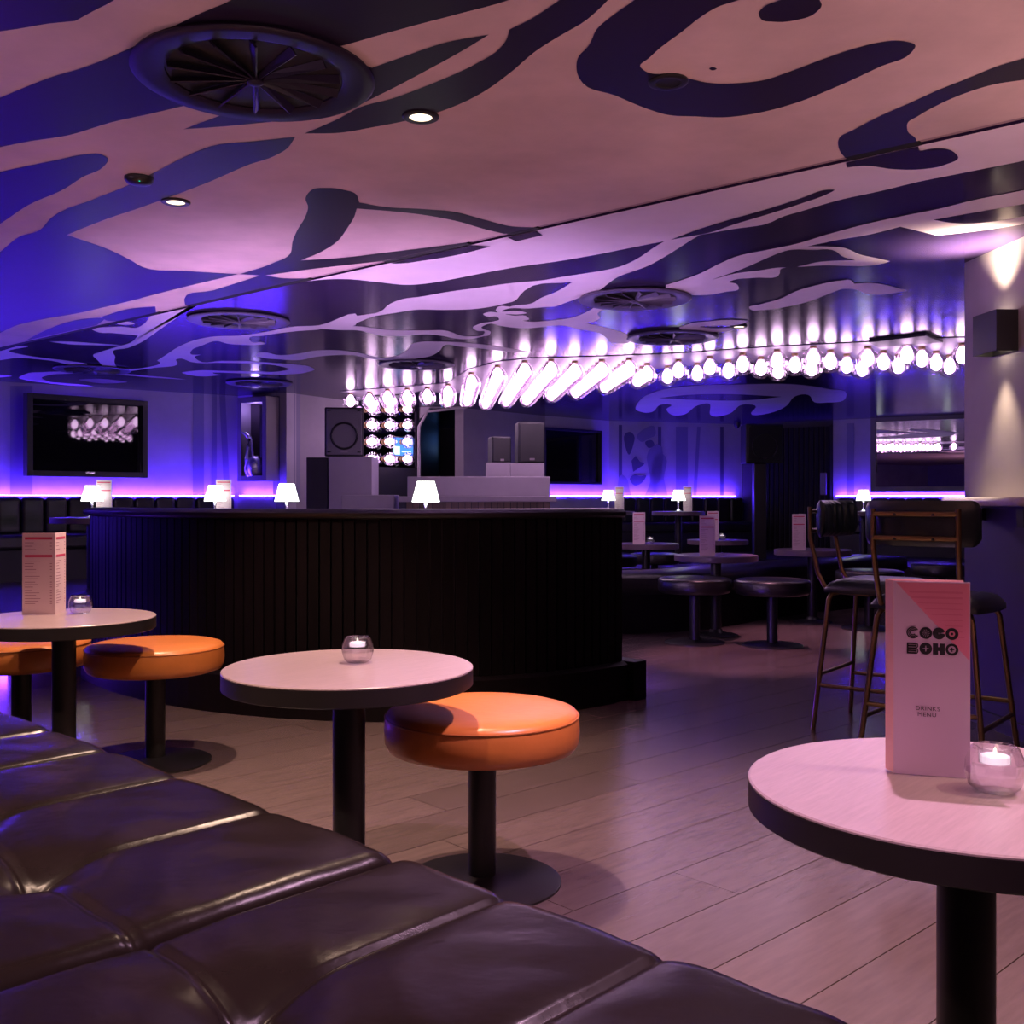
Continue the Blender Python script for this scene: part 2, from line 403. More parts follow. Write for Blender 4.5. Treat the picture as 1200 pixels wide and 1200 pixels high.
L_.append([(650, 358.6), (620, 360), (600, 359.4), (582, 361), (581, 364), (584, 366, 1), (570, 366), (566, 368), (570, 370.4), (584, 372), (585, 374), (580, 376), (560, 380), (554, 383.6), (558, 387),
  (568, 389), (567, 391), (554, 394), (542, 393.6), (524, 387.6), (496, 387), (450, 386), (430, 383), (400, 381.6), (374, 381, 1), (374, 385, 1), (400, 386.6), (420, 387), (446, 393), (470, 393.6), (500, 391.6), (520, 393.6),
  (534, 396.6), (550, 397), (566, 394), (574, 391.6), (575, 389), (568, 386), (564, 383.6), (568, 381), (576, 379), (584, 381), (600, 383.6), (620, 384.4), (640, 382.4), (656, 381),
  (680, 386), (704, 391), (711, 396), (714, 400), (724, 402), (738, 400.4), (734, 392), (720, 386.4), (686, 378.4, 1), (698, 376), (703, 372), (700, 368), (706, 363), (724, 358, 1), (700, 358),
  (690, 364), (674, 371), (648, 375), (620, 376.6), (612, 375.6), (620, 373.6), (619, 372), (600, 369.6), (592, 368), (610, 368), (617, 366.6), (612, 365), (588, 364), (592, 362.4), (620, 361.2)])
L_.append([(424, 414), (446, 419), (466, 416), (478, 409), (482, 403.6), (492, 400.6), (512, 400), (540, 401), (570, 404), (600, 408.4), (624, 413, 1), (600, 412.4), (570, 409), (540, 406), (519, 405.6),
  (516, 410), (508, 415.6), (492, 419.4), (466, 421.6), (448, 422), (430, 419.4), (416, 416.4), (392, 416), (370, 418), (352, 421.6), (324, 420.6), (308, 419), (300, 416), (302, 414), (312, 413),
  (324, 415.6), (350, 414), (366, 411), (390, 410)])
L_.append([(420, 372), (374, 381), (340, 383), (320, 387), (280, 393), (252, 394), (226, 399), (206, 408), (194, 416), (184, 422.5, 1), (187, 424), (167, 431), (150, 432), (138, 431), (134, 423), (135, 418), (132, 412.5), (150, 407.5),
  (167, 400), (183, 389), (200, 377), (218, 364, 1), (219, 356, 1), (180, 364, 1), (175, 371), (172, 376), (163, 383), (142, 382.5), (117, 383.6), (107, 385), (112, 388), (133, 390), (162, 393, 1), (155, 400), (138, 406), (117, 412.5),
  (109, 416), (115, 422.5), (123, 431), (132, 433.5), (145, 435), (167, 432.8), (180, 431), (208, 424), (206, 421.6), (210, 420), (224, 424), (260, 425), (300, 426), (328, 429), (339, 432.4), (328, 435), (300, 435), (260, 434.4),
  (230, 434), (213, 436.6), (226, 440), (240, 441), (260, 439.4, 1), (250, 437.4), (300, 438), (340, 438.6), (360, 436), (368.6, 432.6), (364, 430), (346, 427), (320, 425), (292, 423), (260, 422.6), (232, 422), (228, 418), (235, 415.6, 1),
  (223, 413.6), (224, 411), (236, 405), (254, 399.4), (266, 402.4), (288, 404), (304, 404), (311, 402.4), (308, 401), (294, 400), (292, 397), (310, 393), (340, 388.6), (374, 386, 1), (376, 382.5, 1), (420, 375)])
L_.append([(58, 400, 1), (80, 400), (110, 402), (143, 404.5, 1), (110, 404.2), (80, 403)])
L_.append([(137, 379), (150, 376.5), (158, 379), (150, 380.5)])
L_.append([(-20, 413), (0, 411), (25, 405), (33, 405.5), (10, 411), (30, 416), (50, 419), (83, 423), (102, 427), (98, 428), (60, 422.5), (25, 419), (-20, 416)])
L_.append([(22, 442.5), (30, 438), (50, 436), (75, 435), (107, 435), (133, 436.6), (167, 439.5), (200, 442.5), (218, 444.6, 1), (180, 442.4), (117, 437.7), (75, 438), (57, 439.5), (49, 442.5), (55, 446), (75, 448.6), (100, 451),
  (110, 452.5, 1), (83, 451.6), (50, 448), (30, 445)])
L_.append([(92, 445), (108, 443.6), (133, 445), (149, 447.5), (133, 449), (113, 448.6), (100, 446.6)])
L_.append([(-40, 438), (0, 439), (14, 440.5), (0, 442), (-40, 442)])
L_.append([(1290, 200, 1), (1200, 222), (1140, 234), (1100, 244), (1060, 252), (1020, 260.6), (970, 274), (930, 286), (900, 292), (860, 301), (844, 308), (820, 320), (780, 333.6, 1), (780, 338, 1), (802, 344.4), (830, 345), (850, 341.6),
  (866, 337), (864, 333), (854, 330), (860, 327.6), (884, 325), (914, 319.4), (914, 316), (924, 312.4), (940, 312), (970, 310.4), (992, 311), (1016, 311), (1036, 308), (1043, 305.6, 1), (1026, 301.6), (1008, 297.6), (990, 290),
  (976, 288.6), (946, 288, 1), (980, 281), (1020, 274), (1055, 265, 1), (1072, 269), (1098, 275.4, 1), (1130, 272), (1160, 268), (1200, 262), (1290, 244, 1)])
L_.append([(878, 360.6), (892, 356), (916, 349), (930, 342), (960, 333), (984, 328.4), (998, 328.4), (1001, 332, 1), (1020, 331), (1036, 333), (1062, 340, 1), (1040, 344), (1017, 344), (1003, 339), (988, 338), (976, 342), (950, 352), (920, 359.4), (892, 363), (880, 362.4)])
L_.append([(796, 384), (804, 380), (830, 376), (860, 374.4), (877, 376), (870, 379), (840, 381), (820, 382.4), (834, 384), (865, 384.4), (856, 387), (820, 387.6), (800, 386.4)])
L_.append([(745, 479.5), (749.5, 469), (769, 458.5), (805, 452.5), (865, 450.4), (940, 451), (970, 455.5), (992, 461.5), (991, 466), (970, 471.4), (952, 469), (950, 464.5), (931, 464.5), (922, 475), (907, 482.5), (880, 484),
  (886, 476.5), (868, 474.4), (856, 484), (832, 485.5), (832, 473.5), (817, 475), (802, 485.5), (784, 484), (781, 479.5), (787, 475), (772, 475), (766, 481.6), (751, 482.5)])
for i, p in enumerate(L_): paint(p, LT, cfar, lift=0.0010+0.00012*i, clip=1)
D_ = []
D_.append([(786, 280, 1), (820, 267.6), (854, 257), (900, 244), (940, 231), (968, 221.6), (978, 221.6), (972, 225), (940, 237), (900, 250), (860, 262), (830, 272), (820, 274, 1)])
D_.append([(834, 327, 1), (860, 318), (880, 310), (900, 301), (924, 292.4), (952, 292), (980, 294), (986, 299), (1002, 304, 1), (980, 304.6), (960, 306), (932, 312), (910, 313), (890, 316), (860, 320)])
D_.append([(1094, 256.6, 1), (1120, 252), (1160, 245), (1200, 238), (1290, 220, 1), (1290, 236, 1), (1200, 252.4), (1160, 259), (1130, 261), (1114, 260)])
D_.append([(989, 184, 1), (1074, 166, 1), (1078, 176, 1), (1100, 173), (1118, 177), (1123, 183), (1107, 192), (1080, 197), (1047, 197), (1013, 193), (993, 195, 1)])
D_.append([(592, 276, 1), (626, 268, 1), (636, 274.6, 1), (605, 282, 1)])
D_.append([(545, 286, 1), (575, 288, 1), (540, 297), (500, 304), (465, 308), (447, 307, 1)])
D_.append([(772, 466, 1), (805, 462.4), (856, 461.5), (916, 464.5, 1), (880, 468.4), (820, 468.4)])
for p in D_: paint(p, 'ceil_far_dark', cfar, lift=0.0036, clip=1)

# ------------------------------------------------------------------ WALLS
WALLS = {}
def wall(name, p0, p1, m='wall_lilac', z0=0.0, z1=None, label=None, th=0.15):
    z1 = ZC+0.05 if z1 is None else z1
    a, b = Vector(p0), Vector(p1); t = (b-a).normalized(); n = Vector((t.y, -t.x))       # n faces the camera side
    if n.dot(-a) < 0: n = -n
    WALLS[name] = (a, b, n)
    o = MB().prism([a, b, b-n*th, a-n*th], z0, z1).obj(name, m)
    return struct(o, label or 'plain wall', 'wall')
def pw(x, y, name, off=0.0):
    a, b, n = WALLS[name]; r = Vector(((x-600)/F, 1.0)); d = ((a+n*off).dot(n))/r.dot(n)
    return Vector((r.x*d, d, E-(y-HY)/F*d))
wall('wall_left', (-9.0, 7.0), (-3.0, 11.4), label='lilac wall washed by blue strip light, behind the big screen')
wall('wall_niche', (-3.0, 11.4), (-2.39, 11.03), label='narrow blue lit wall around the framed ornament niche')
wall('wall_speaker', (-2.39, 11.03), (-1.84, 12.0), 'wall_grey', label='pale grey wall beside the loudspeaker on its pedestal')
wall('wall_bulb', (-1.84, 12.0), (-1.14, 12.75), 'wall_dark', label='dark glossy wall studded with round light bulbs')
wall('wall_passage', (-1.14, 12.75), (-1.14, 17.0), 'wall_dark', label='dark side wall of the passage')
wall('wall_passage_end', (-1.3, 16.5), (0.2, 16.5), 'wall_dark', label='dark end wall of the passage')
wall('wall_column', (-0.60, 12.9), (0.45, 14.1), 'wall_grey', label='grey wall behind the two loudspeakers')
wall('wall_back_screen', (0.45, 14.1), (1.40, 15.0), label='lilac wall behind the blank screen')
wall('wall_mural', (1.40, 15.0), (3.47, 15.7), label='lilac wall painted with a blue face mural')
wall('wall_door', (3.47, 15.7), (4.58, 14.85), 'wall_dark', label='dark wall holding the slatted door')
W10b = Vector((4.58, 14.85))+Vector((0.856, -0.517))*5
wall('wall_mirror', (4.58, 14.85), tuple(W10b), label='lilac wall with the long framed mirror')
wall('wall_back', (-9, -3.0), (9, -3.0), 'wall_grey', label='wall behind the viewpoint')
wall('wall_far_left', (-9.0, -3.0), (-9.0, 7.0), 'wall_lilac', label='far left side wall')
# passage arch: chamfered lintel
lx = pd(490, 480, 12.75); rx = pd(545, 480, 12.9)
m_ = MB(); zt = E+(585-478)*12.8/F; zc = E+(585-493)*12.8/F
m_.box(((lx.x+rx.x)/2, 12.85, (zt+ZC)/2+0.02), (rx.x-lx.x, 0.14, ZC-zt+0.04))
m_.add([(lx.x, 12.78, zc), (lx.x, 12.78, zt), (lx.x+0.14, 12.78, zt), (lx.x, 12.92, zc), (lx.x, 12.92, zt), (lx.x+0.14, 12.92, zt)],
       [(0, 1, 2), (3, 5, 4), (0, 2, 5, 3)])
struct(m_.obj('trim_1', 'wall_grey'), 'grey chamfered lintel over the dark passage', 'trim')
mfr = MB().tube([pd(491, 566, 12.7), pd(491, 500, 12.7), pd(501, 482, 12.7), pd(545, 477, 12.7)], 0.02, 6).obj('trim_2', 'wall_grey'); struct(mfr, 'thin grey trim around the passage opening', 'trim')

# painted stripes and the face on the walls
def wpaint(wname, pts, m, parent_name, lift=0.004, n=4, smooth=True):
    q = smooth2(pts, n, True) if smooth else [Vector(p[:2]) for p in pts]
    vs = [pw(p.x, p.y, wname, lift) for p in q]
    return MB().sheet(vs).obj('painted_shape', m, bpy.data.objects[wname])
def stripe(wn, x0, x1, y0, y1, m='mural_mid', lean=0): wpaint(wn, [(x0+lean, y0), (x1+lean, y0), (x1, y1), (x0, y1)], m, wn, smooth=False)
stripe('wall_left', 12, 38, 452, 588, 'mural_mid'); stripe('wall_left', 226, 239, 461, 588); stripe('wall_left', 248, 254, 461, 588); stripe('wall_left', 263, 270, 463, 588, 'mural_mid', -6)
stripe('wall_niche', 320, 328, 464, 588, 'mural_dark')
stripe('wall_speaker', 345, 352, 462, 585, 'mural_mid')
stripe('wall_mural', 725, 729, 498, 585, 'mural_dark'); stripe('wall_mural', 771, 775, 500, 585, 'mural_dark'); stripe('wall_mural', 792, 806, 500, 585, 'mural_mid')
stripe('wall_mural', 844, 848, 500, 585, 'mural_dark'); stripe('wall_mural', 812, 816, 500, 585, 'mural_mid', 5)
stripe('wall_mirror', 992, 1001, 496, 585, 'mural_mid')
FACE = [
 ([(733, 508), (738, 506), (743, 510), (742, 522), (737, 533), (733, 524)], 'mural_dark'),
 ([(746, 512), (754, 503), (766, 499), (768, 510), (760, 514), (752, 518)], 'mural_mid'),
 ([(756, 518), (764, 516), (767, 522), (760, 525)], 'mural_dark'),
 ([(740, 540, 1), (745, 534, 1), (750, 541, 1), (755, 543), (748, 549), (742, 553, 1)], 'mural_dark'),
 ([(738, 561), (744, 556), (750, 558), (757, 557), (752, 566), (744, 569)], 'mural_dark'),
 ([(760, 528), (770, 520), (770, 575), (764, 584), (756, 586), (762, 565)], 'mural_mid'),
 ([(729, 556), (734, 560), (738, 575), (741, 586), (729, 586)], 'mural_mid'),
 ([(774, 530), (780, 535), (778, 560), (780, 585), (773, 585)], 'mural_mid')]
for p, m in FACE: wpaint('wall_mural', p, m, 'wall_mural', 0.006)

# pillar block on the right
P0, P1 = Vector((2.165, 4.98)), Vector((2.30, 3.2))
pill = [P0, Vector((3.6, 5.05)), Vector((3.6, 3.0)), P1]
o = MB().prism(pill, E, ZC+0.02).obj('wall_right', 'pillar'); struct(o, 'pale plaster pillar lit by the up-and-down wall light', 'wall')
lo = MB().prism(pill, 0, E).obj('pillar_lower_shade', 'pillar_low_shaded', o); tag(lo, 'lower part of the pillar with shade put into its colour')
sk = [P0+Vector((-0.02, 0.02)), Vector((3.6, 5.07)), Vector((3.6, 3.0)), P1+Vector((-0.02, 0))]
struct(MB().prism(sk, 0, 0.07).obj('baseboard_right', 'pillar_low_shaded'), 'dark skirting along the foot of the pillar', 'baseboard')
MB().box((5.4, 1, 1.1), (0.2, 9, 2.3)).obj('wall_far_right', 'wall_grey'); struct(bpy.data.objects['wall_far_right'], 'side wall beyond the pillar', 'wall')

# ------------------------------------------------------------------ FOREGROUND BENCH (black leather, channelled and buttoned)
BN = Vector((0.6901, 0.7237, 0)); BD = Vector((-0.7237, 0.6901, 0)); B0 = 1.205; BZ = 0.415
SEAMS = [-0.33, -0.03, 0.26, 0.546, 0.832, 1.134, 1.404, 1.792, 2.162, 2.511, 2.836, 3.17, 3.50, 3.84, 4.2]
SPLIT = 1.404
bench = thing('leather_bench', 'black leather bench with stitched channels and deep buttons beside the near tables', 'bench')
def bench_z(s, t, s_a, s_b):
    z = BZ
    i = 0
    while i < len(SEAMS)-2 and SEAMS[i+1] < s: i += 1
    a_, b_ = SEAMS[i], SEAMS[i+1]; q = (s-a_)/(b_-a_)
    z += 0.010*(1-abs(2*q-1)**4.5)
    ds = min(abs(s-a_), abs(b_-s)); z -= 0.007*math.exp(-(ds/0.006)**2)
    for e in (s_a, s_b):                                     # rolled cushion end
        de = abs(s-e)
        if de < 0.04: z -= 0.034*(1-math.sqrt(max(0, 1-(1-de/0.04)**2)))
    TB = 0.50
    dt = abs(t-TB); z -= 0.008*math.exp(-(dt/0.007)**2)
    z += 0.006*(1-math.exp(-(dt/0.08)**2))-0.006
    for k, sm in enumerate(SEAMS):                           # buttons where seams cross
        if abs(sm-SPLIT) < 0.01: continue
        r2 = ((s-sm)**2+(t-TB)**2)
        z -= 0.032*math.exp(-r2/0.085**2)+0.018*math.exp(-r2/0.024**2)
    # crumple
    z += 0.0012*math.sin(31*s+9*t+3*math.sin(17*t))*min(ds, 0.08)/0.08+0.0010*math.sin(23*t+24*s)*min(ds, 0.08)/0.08
    return z
def cushion(sa, sb):
    m = MB(); ns = int((sb-sa)/0.007); T = []
    for k in range(9): T.append(('side', BZ-0.33+k*0.30/8))          # front face from the base upward
    R = 0.055
    for k in range(1, 8): T.append(('arc', k/8*PI/2))
    for k in range(0, 130): T.append(('top', R+k*0.008))
    nt = len(T); vs = []; fs = []
    for i in range(ns+1):
        s = sa+(sb-sa)*i/ns
        zt_ = bench_z(s, R, sa, sb)
        q_in = 0.0
        for e in (sa, sb):
            de = abs(s-e)
            if de < 0.03: q_in = max(q_in, 0.014*(1-de/0.03)**2)
        dsm = min(abs(s-x) for x in SEAMS); pinch = 0.008*math.exp(-(dsm/0.014)**2)+q_in
        for kind, val in T:
            if kind == 'side': t, z = pinch, min(val, zt_-R)
            elif kind == 'arc': t, z = pinch+R*(1-math.cos(val))*(1-pinch/R), zt_-R+R*math.sin(val)
            else: t, z = val, bench_z(s, val, sa, sb)
            p = BN*(B0-t)+BD*s; vs.append((p.x, p.y, z))
    for i in range(ns):
        for k in range(nt-1): fs.append((i*nt+k, i*nt+k+1, (i+1)*nt+k+1, (i+1)*nt+k))
    m.add(vs, fs)
    o = m.obj('seat_cushion', 'leather_bench', bench, smooth=180)
    for sm in SEAMS:
        if sa+0.01 < sm < sb-0.01:
            p = BN*(B0-0.50)+BD*sm
            MB().lathe([(0.0, 0.006), (0.006, 0.005), (0.010, 0.0), (0.010, -0.004)], 12, caps=False).obj('button', 'leather_bench', o, 60, loc=(p.x, p.y, bench_z(sm, 0.50, sa, sb)+0.002))
    return o
cushion(SEAMS[0], SPLIT-0.006); cushion(SPLIT+0.006, SEAMS[-1])
q = [BN*(B0-0.03)+BD*SEAMS[0], BN*(B0-0.03)+BD*SEAMS[-1], BN*(B0-1.08)+BD*SEAMS[-1], BN*(B0-1.08)+BD*SEAMS[0]]
MB().prism(q, 0.0, BZ-0.07).obj('base', 'metal_black', bench)

# ------------------------------------------------------------------ TABLES and STOOLS
TR, TH = 0.315, 0.615
def make_table(label, top='table_wood', group=None):
    t = thing('round_table', label, 'table', group=group)
    MB().lathe([(0, TH-0.004), (TR-0.004, TH-0.004), (TR, TH-0.006), (TR, TH-0.044), (TR-0.004, TH-0.047), (0, TH-0.047)], 72).obj('edge', 'table_edge_shaded' if top == 'table_wood' else top, t, 30)
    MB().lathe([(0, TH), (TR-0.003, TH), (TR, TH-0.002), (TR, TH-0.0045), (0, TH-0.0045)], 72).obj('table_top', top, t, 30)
    MB().lathe([(0.041, 0.02), (0.041, TH-0.046)], 28).obj('pole', 'metal_black', t, 40)
    MB().lathe([(0.160, 0), (0.160, 0.008), (0.14, 0.014), (0.06, 0.028), (0.043, 0.05)], 40).obj('base', 'metal_black', t, 40)
    MB().box((0, 0, TH-0.052), (0.22, 0.05, 0.01)).box((0, 0, TH-0.052), (0.05, 0.22, 0.01)).obj('top_bracket', 'metal_black', t)
    return t
def tloc(x, d): return ((x-600)/F*d, d, 0)
T1 = make_table('round pale wooden table with a candle and no menu on it'); T1.location = tloc(409, 2.645); T1.rotation_euler[2] = 0.85
T2 = dup(T1, tloc(1132, 1.543), 0.85, 'round pale wooden table carrying the large lilac drinks menu')
T3 = dup(T1, tloc(75, 3.75), 0.85, 'round pale wooden table carrying the price list menu next to the orange stools')
SR, SH = 0.265, 0.475
def make_stool(label, leather, piping, group=None):
    t = thing('round_stool', label, 'stool', group=group)
    pr = [(0, SH-0.112), (SR-0.03, SH-0.112), (SR-0.012, SH-0.106), (SR-0.002, SH-0.088), (SR, SH-0.06), (SR-0.002, SH-0.026), (SR-0.005, SH-0.018),
          (SR-0.010, SH-0.009), (SR-0.030, SH-0.003), (SR-0.09, SH), (SR-0.17, SH+0.001), (0, SH+0.001)]
    s_ = MB().lathe(pr, 64).obj('seat_pad', leather, t, 50)
    MB().tube([((SR-0.003)*math.cos(2*PI*k/64), (SR-0.003)*math.sin(2*PI*k/64), SH-0.020) for k in range(64)], 0.0028, 6, True).obj('piping', piping, s_, 60)
    MB().lathe([(0.038, 0.02), (0.038, SH-0.11)], 28).obj('pole', 'metal_black', t, 40)
    MB().lathe([(0.215, 0), (0.215, 0.006), (0.205, 0.010), (0.06, 0.020), (0.040, 0.024)], 40).obj('base', 'metal_black', t, 40)
    MB().lathe([(0.12, SH-0.118), (0.12, SH-0.111)], 24).obj('seat_plate', 'metal_black', t, 40)
    return t
O1 = make_stool('round tan orange leather stool beside the table without a menu', 'leather_orange', 'orange_piping')
O1.location = tloc(565, 2.83)
O2 = dup(O1, tloc(182, 4.12), 0.4, 'round tan orange leather stool in front of the dark curved booth')
O3 = dup(O1, tloc(25, 4.22), 1.1, 'round tan orange leather stool half hidden behind the table with the price list')
G_ = 'dark round stools around the far tables'
K1 = make_stool('dark leather round stool between the low round bench and the booth end', 'leather_black', 'leather_black', G_)
K1.location = tloc(814, 7.55)
dup(K1, tloc(905, 7.40), 0.3, 'dark leather round stool standing nearest the bar stools on the open floor')
dup(K1, tloc(1019, 8.35), 0.3, 'dark leather round stool behind the ribbed bar stool')
dup(K1, tloc(1104, 9.2), 0.3, 'dark leather round stool behind the bar stool with the brass back rails')
dup(K1, tloc(767, 10.9), 0.3, 'dark leather round stool under the far table with menu and candle')
dup(K1, tloc(716, 10.5), 0.3, 'dark leather round stool half hidden by the end of the curved booth')
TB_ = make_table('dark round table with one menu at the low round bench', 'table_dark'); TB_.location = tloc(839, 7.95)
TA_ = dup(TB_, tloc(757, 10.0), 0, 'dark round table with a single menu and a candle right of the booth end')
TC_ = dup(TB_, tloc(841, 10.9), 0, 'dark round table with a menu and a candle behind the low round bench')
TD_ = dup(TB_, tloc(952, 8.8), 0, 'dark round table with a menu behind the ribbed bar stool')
# tables on the raised floor, each carrying a lamp
RL = 0.28
LT_ = {}
for key, x, d, lab in (('a', 499, 6.3, 'dark round table hidden inside the curved booth under its nearest lamp'), ('b', 336, 7.3, 'dark round table inside the curved booth near the grey pedestal'),
                       ('c', 252, 8.2, 'dark round table behind the booth below the framed ornament'), ('d', 108, 8.3, 'dark round table behind the booth below the big screen'),
                       ('e', 713, 12.6, 'dark round table with lamp and menu before the blank screen'), ('f', 795, 12.4, 'dark round table with lamp and menu before the face mural'),
                       ('g', 1012, 12.2, 'dark round table with a lone lamp before the framed mirror')):
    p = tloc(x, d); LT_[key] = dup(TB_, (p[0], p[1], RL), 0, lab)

# low round bench behind the dark stools
fr = [pz(690, 745, 0), pz(745, 743, 0), pz(796, 741, 0), pz(850, 735, 0), pz(893, 727, 0), pz(950, 719, 0), pz(1010, 712, 0), pz(1060, 704, 0)]
frp = smooth2([(p.x, p.y) for p in fr], 5)
rb = thing('round_bench', 'low dark leather bench curving behind the two dark stools', 'bench')
MB().sweep(frp, [(0.0, 0.30), (0.03, 0.34), (0.03, 0.42), (0.0, 0.455), (-0.5, 0.46), (-0.55, 0.44), (-0.55, 0.30)]).obj('seat_cushion', 'leather_black', rb, 50)
MB().sweep(frp, [(-0.02, 0.0), (-0.02, 0.30), (-0.55, 0.30), (-0.55, 0.0)]).obj('base', 'slat_wood', rb, 50)

# ------------------------------------------------------------------ CURVED BOOTH (partition)
PT = E-0.090
booth = thing('curved_booth', 'dark curved booth back clad in vertical slats with leather top roll', 'booth')
MB().sweep([tuple(p) for p in PART], [(-0.004, 0.0), (-0.004, PT), (0.12, PT), (0.12, 0.0)]).obj('back_panel', 'wall_dark', booth)
# outward normal (towards camera) = left-hand side of the right-to-left path
def resample(pts, step):
    out = [Vector(pts[0])]; acc = 0.0
    for i in range(1, len(pts)):
        a_, b_ = Vector(pts[i-1]), Vector(pts[i]); L = (b_-a_).length; d0 = step-acc
        while d0 <= L: out.append(a_+(b_-a_)*d0/L); d0 += step
        acc = L-(d0-step)
    return out
slat_me = MB().box((0, 0, (0.2+PT)/2), (0.049, 0.018, PT-0.2)).mesh('slat', 'slat_wood')
rs = resample([tuple(p) for p in PART], 0.058)
for i in range(len(rs)-1):
    a_, b_ = rs[i], rs[i+1]; t = (b_-a_).normalized(); n = Vector((-t.y, t.x)); n = n if n.y < 0 else -n
    p = (a_+b_)/2+n*0.012
    o = bpy.data.objects.new('slat', slat_me); C.objects.link(o); o.location = (p.x, p.y, 0); o.rotation_euler[2] = math.atan2(t.y, t.x); o.parent = booth
pp = [tuple(p) for p in PART]
sgn = -1
MB().sweep(pp, [(-0.055, 0.0), (-0.055, 0.185), (-0.03, 0.20), (0.0, 0.20), (0.0, 0.0)]).obj('plinth', 'slat_wood', booth)
MB().sweep(pp, [(-0.03, PT-0.005), (-0.045, PT+0.008), (-0.045, PT+0.025), (-0.02, PT+0.040), (0.08, PT+0.044), (0.18, PT+0.03), (0.19, PT-0.2), (0.12, PT-0.3), (0.12, PT-0.005)]).obj('top_roll', 'leather_black', booth, 50)
e0 = Vector(pp[0]); e1 = Vector(pp[1]); tt = (e0-e1).normalized()
MB().box((e0.x+0.03, e0.y+0.06, 0.10), (0.10, 0.22, 0.20), math.atan2(tt.y, tt.x)).obj('end_plinth', 'slat_wood', booth, bevel=0.004)

# ------------------------------------------------------------------ WALL BOOTHS (leather backs along the walls)
def wall_booth(label, wname, x0, x1, ztop, depth=0.62, base=RL, seat=True, nwide=0.21, xoff=0.02):
    a_, b_, n = WALLS[wname]; q0 = pw(x0, 600, wname, xoff); q1 = pw(x1, 600, wname, xoff)
    q0 = Vector((q0.x, q0.y)); q1 = Vector((q1.x, q1.y)); t = (q1-q0); L = t.length; t.normalize(); ang = math.atan2(t.y, t.x)
    th = thing('banquette', label, 'booth', (q0.x, q0.y, base))
    N = max(2, int(L/nwide)); wd = L/N; hh = ztop-base
    flip = 1 if Vector((-t.y, t.x)).dot(n) > 0 else -1
    def loc(al, out): p = t*al+n*out; return (p.x, p.y, 0)
    me = MB().box((0, 0.075*flip, (0.42+hh)/2), (wd*0.985, 0.13, hh-0.42)).mesh('back_channel', 'leather_black')
    for k in range(N):
        o = bpy.data.objects.new('back_channel', me); C.objects.link(o); o.parent = th; o.location = loc(wd*(k+0.5), 0.0); o.rotation_euler[2] = ang
        b = o.modifiers.new('bevel', 'BEVEL'); b.width = 0.035; b.segments = 3
    c = loc(L/2, depth/2); MB().box((0, 0, 0), (L, depth, 0.14)).obj('seat_cushion', 'leather_black', th, bevel=0.035, loc=(c[0], c[1], 0.36), rz=ang, segs=3)
    MB().box((0, 0, 0), (L, depth-0.05, 0.29)).obj('base', 'wall_dark', th, loc=(c[0]-n.x*0.03, c[1]-n.y*0.03, 0.145), rz=ang)
    return th
wall_booth('channelled black leather booth under the big screen', 'wall_left', -160, 270, E+0.02)
wall_booth('channelled black leather booth below the face mural', 'wall_mural', 726, 866, E+0.02)
wall_booth('channelled black leather booth below the framed mirror', 'wall_mirror', 985, 1190, E+0.02)
# LED strips on the booth tops
def led(label, wname, x0, x1, z, off=0.05, seg=None):
    q0 = pw(x0, 600, wname, off); q1 = pw(x1, 600, wname, off); q0.z = q1.z = z
    t = thing('led_strip', label, 'light strip', (0, 0, 0))
    d = (q1-q0); L = d.length; c = (q0+q1)/2
    MB().box((c.x, c.y, z), (L, 0.03, 0.012), math.atan2(d.y, d.x)).obj('channel', 'black_plastic', t)
    MB().box((c.x, c.y, z+0.009), (L, 0.02, 0.006), math.atan2(d.y, d.x)).obj('diffuser', 'led', t)
led('glowing blue strip light along the top of the booth under the big screen', 'wall_left', -900, 274, E+0.028)
led('glowing blue strip light at the foot of the framed ornament', 'wall_niche', 281, 332, E+0.03)
led('glowing blue strip light below the blank screen', 'wall_back_screen', 640, 718, E+0.036)
led('glowing blue strip light below the face mural', 'wall_mural', 722, 862, E+0.036)
led('glowing blue strip light below the framed mirror', 'wall_mirror', 980, 1180, E+0.036)

# ------------------------------------------------------------------ SCREENS, MIRROR, NICHE
def panel_on(name, label, cat, wname, x0, y0a, y1a, x1, y0b, y1b, off, frame, glass_m, fm, depth=0.06, extra=None, inner_name='screen'):
    a0, a1 = pw(x0, y0a, wname, off), pw(x0, y1a, wname, off); b0, b1 = pw(x1, y0b, wname, off), pw(x1, y1b, wname, off)
    zt_ = (a0.z+b0.z)/2; zb_ = (a1.z+b1.z)/2; L = Vector((b0.x-a0.x, b0.y-a0.y)).length; ang = math.atan2(b0.y-a0.y, b0.x-a0.x)
    n = WALLS[wname][2]; c = Vector(((a0.x+b0.x)/2, (a0.y+b0.y)/2)); h = zt_-zb_
    th = thing(name, label, cat, (c.x, c.y, zb_), ang)
    sg = 1 if Vector((-math.sin(ang), math.cos(ang))).dot(n) > 0 else -1          # local y towards the room
    for nm, cx, cz, sx, sz in (('frame_side', -L/2+frame/2, h/2, frame, h), ('frame_side', L/2-frame/2, h/2, frame, h), ('frame_top', 0, h-frame/2, L-2*frame, frame), ('frame_bottom', 0, frame/2, L-2*frame, frame)):
        MB().box((cx, -sg*depth/2, cz), (sx, depth, sz)).obj(nm, fm, th, bevel=0.004)
    MB().box((0, -sg*(depth*0.72), h/2), (L-2*frame, depth*0.3, h-2*frame)).obj(inner_name, glass_m, th)
    return th, L, h, sg
tv1, L, h, sg = panel_on('wall_screen', 'big dark flat screen reflecting the bulbs on the lilac wall', 'television', 'wall_left', 28, 460, 558, 178, 470, 560, 0.34, 0.055, 'screen', 'black_plastic', 0.10)
tv1.rotation_euler[2] = math.radians(46)
MB().box((0, -sg*0.20, h*0.5), (0.10, 0.22, 0.2)).obj('wall_bracket', 'metal_black', tv1)
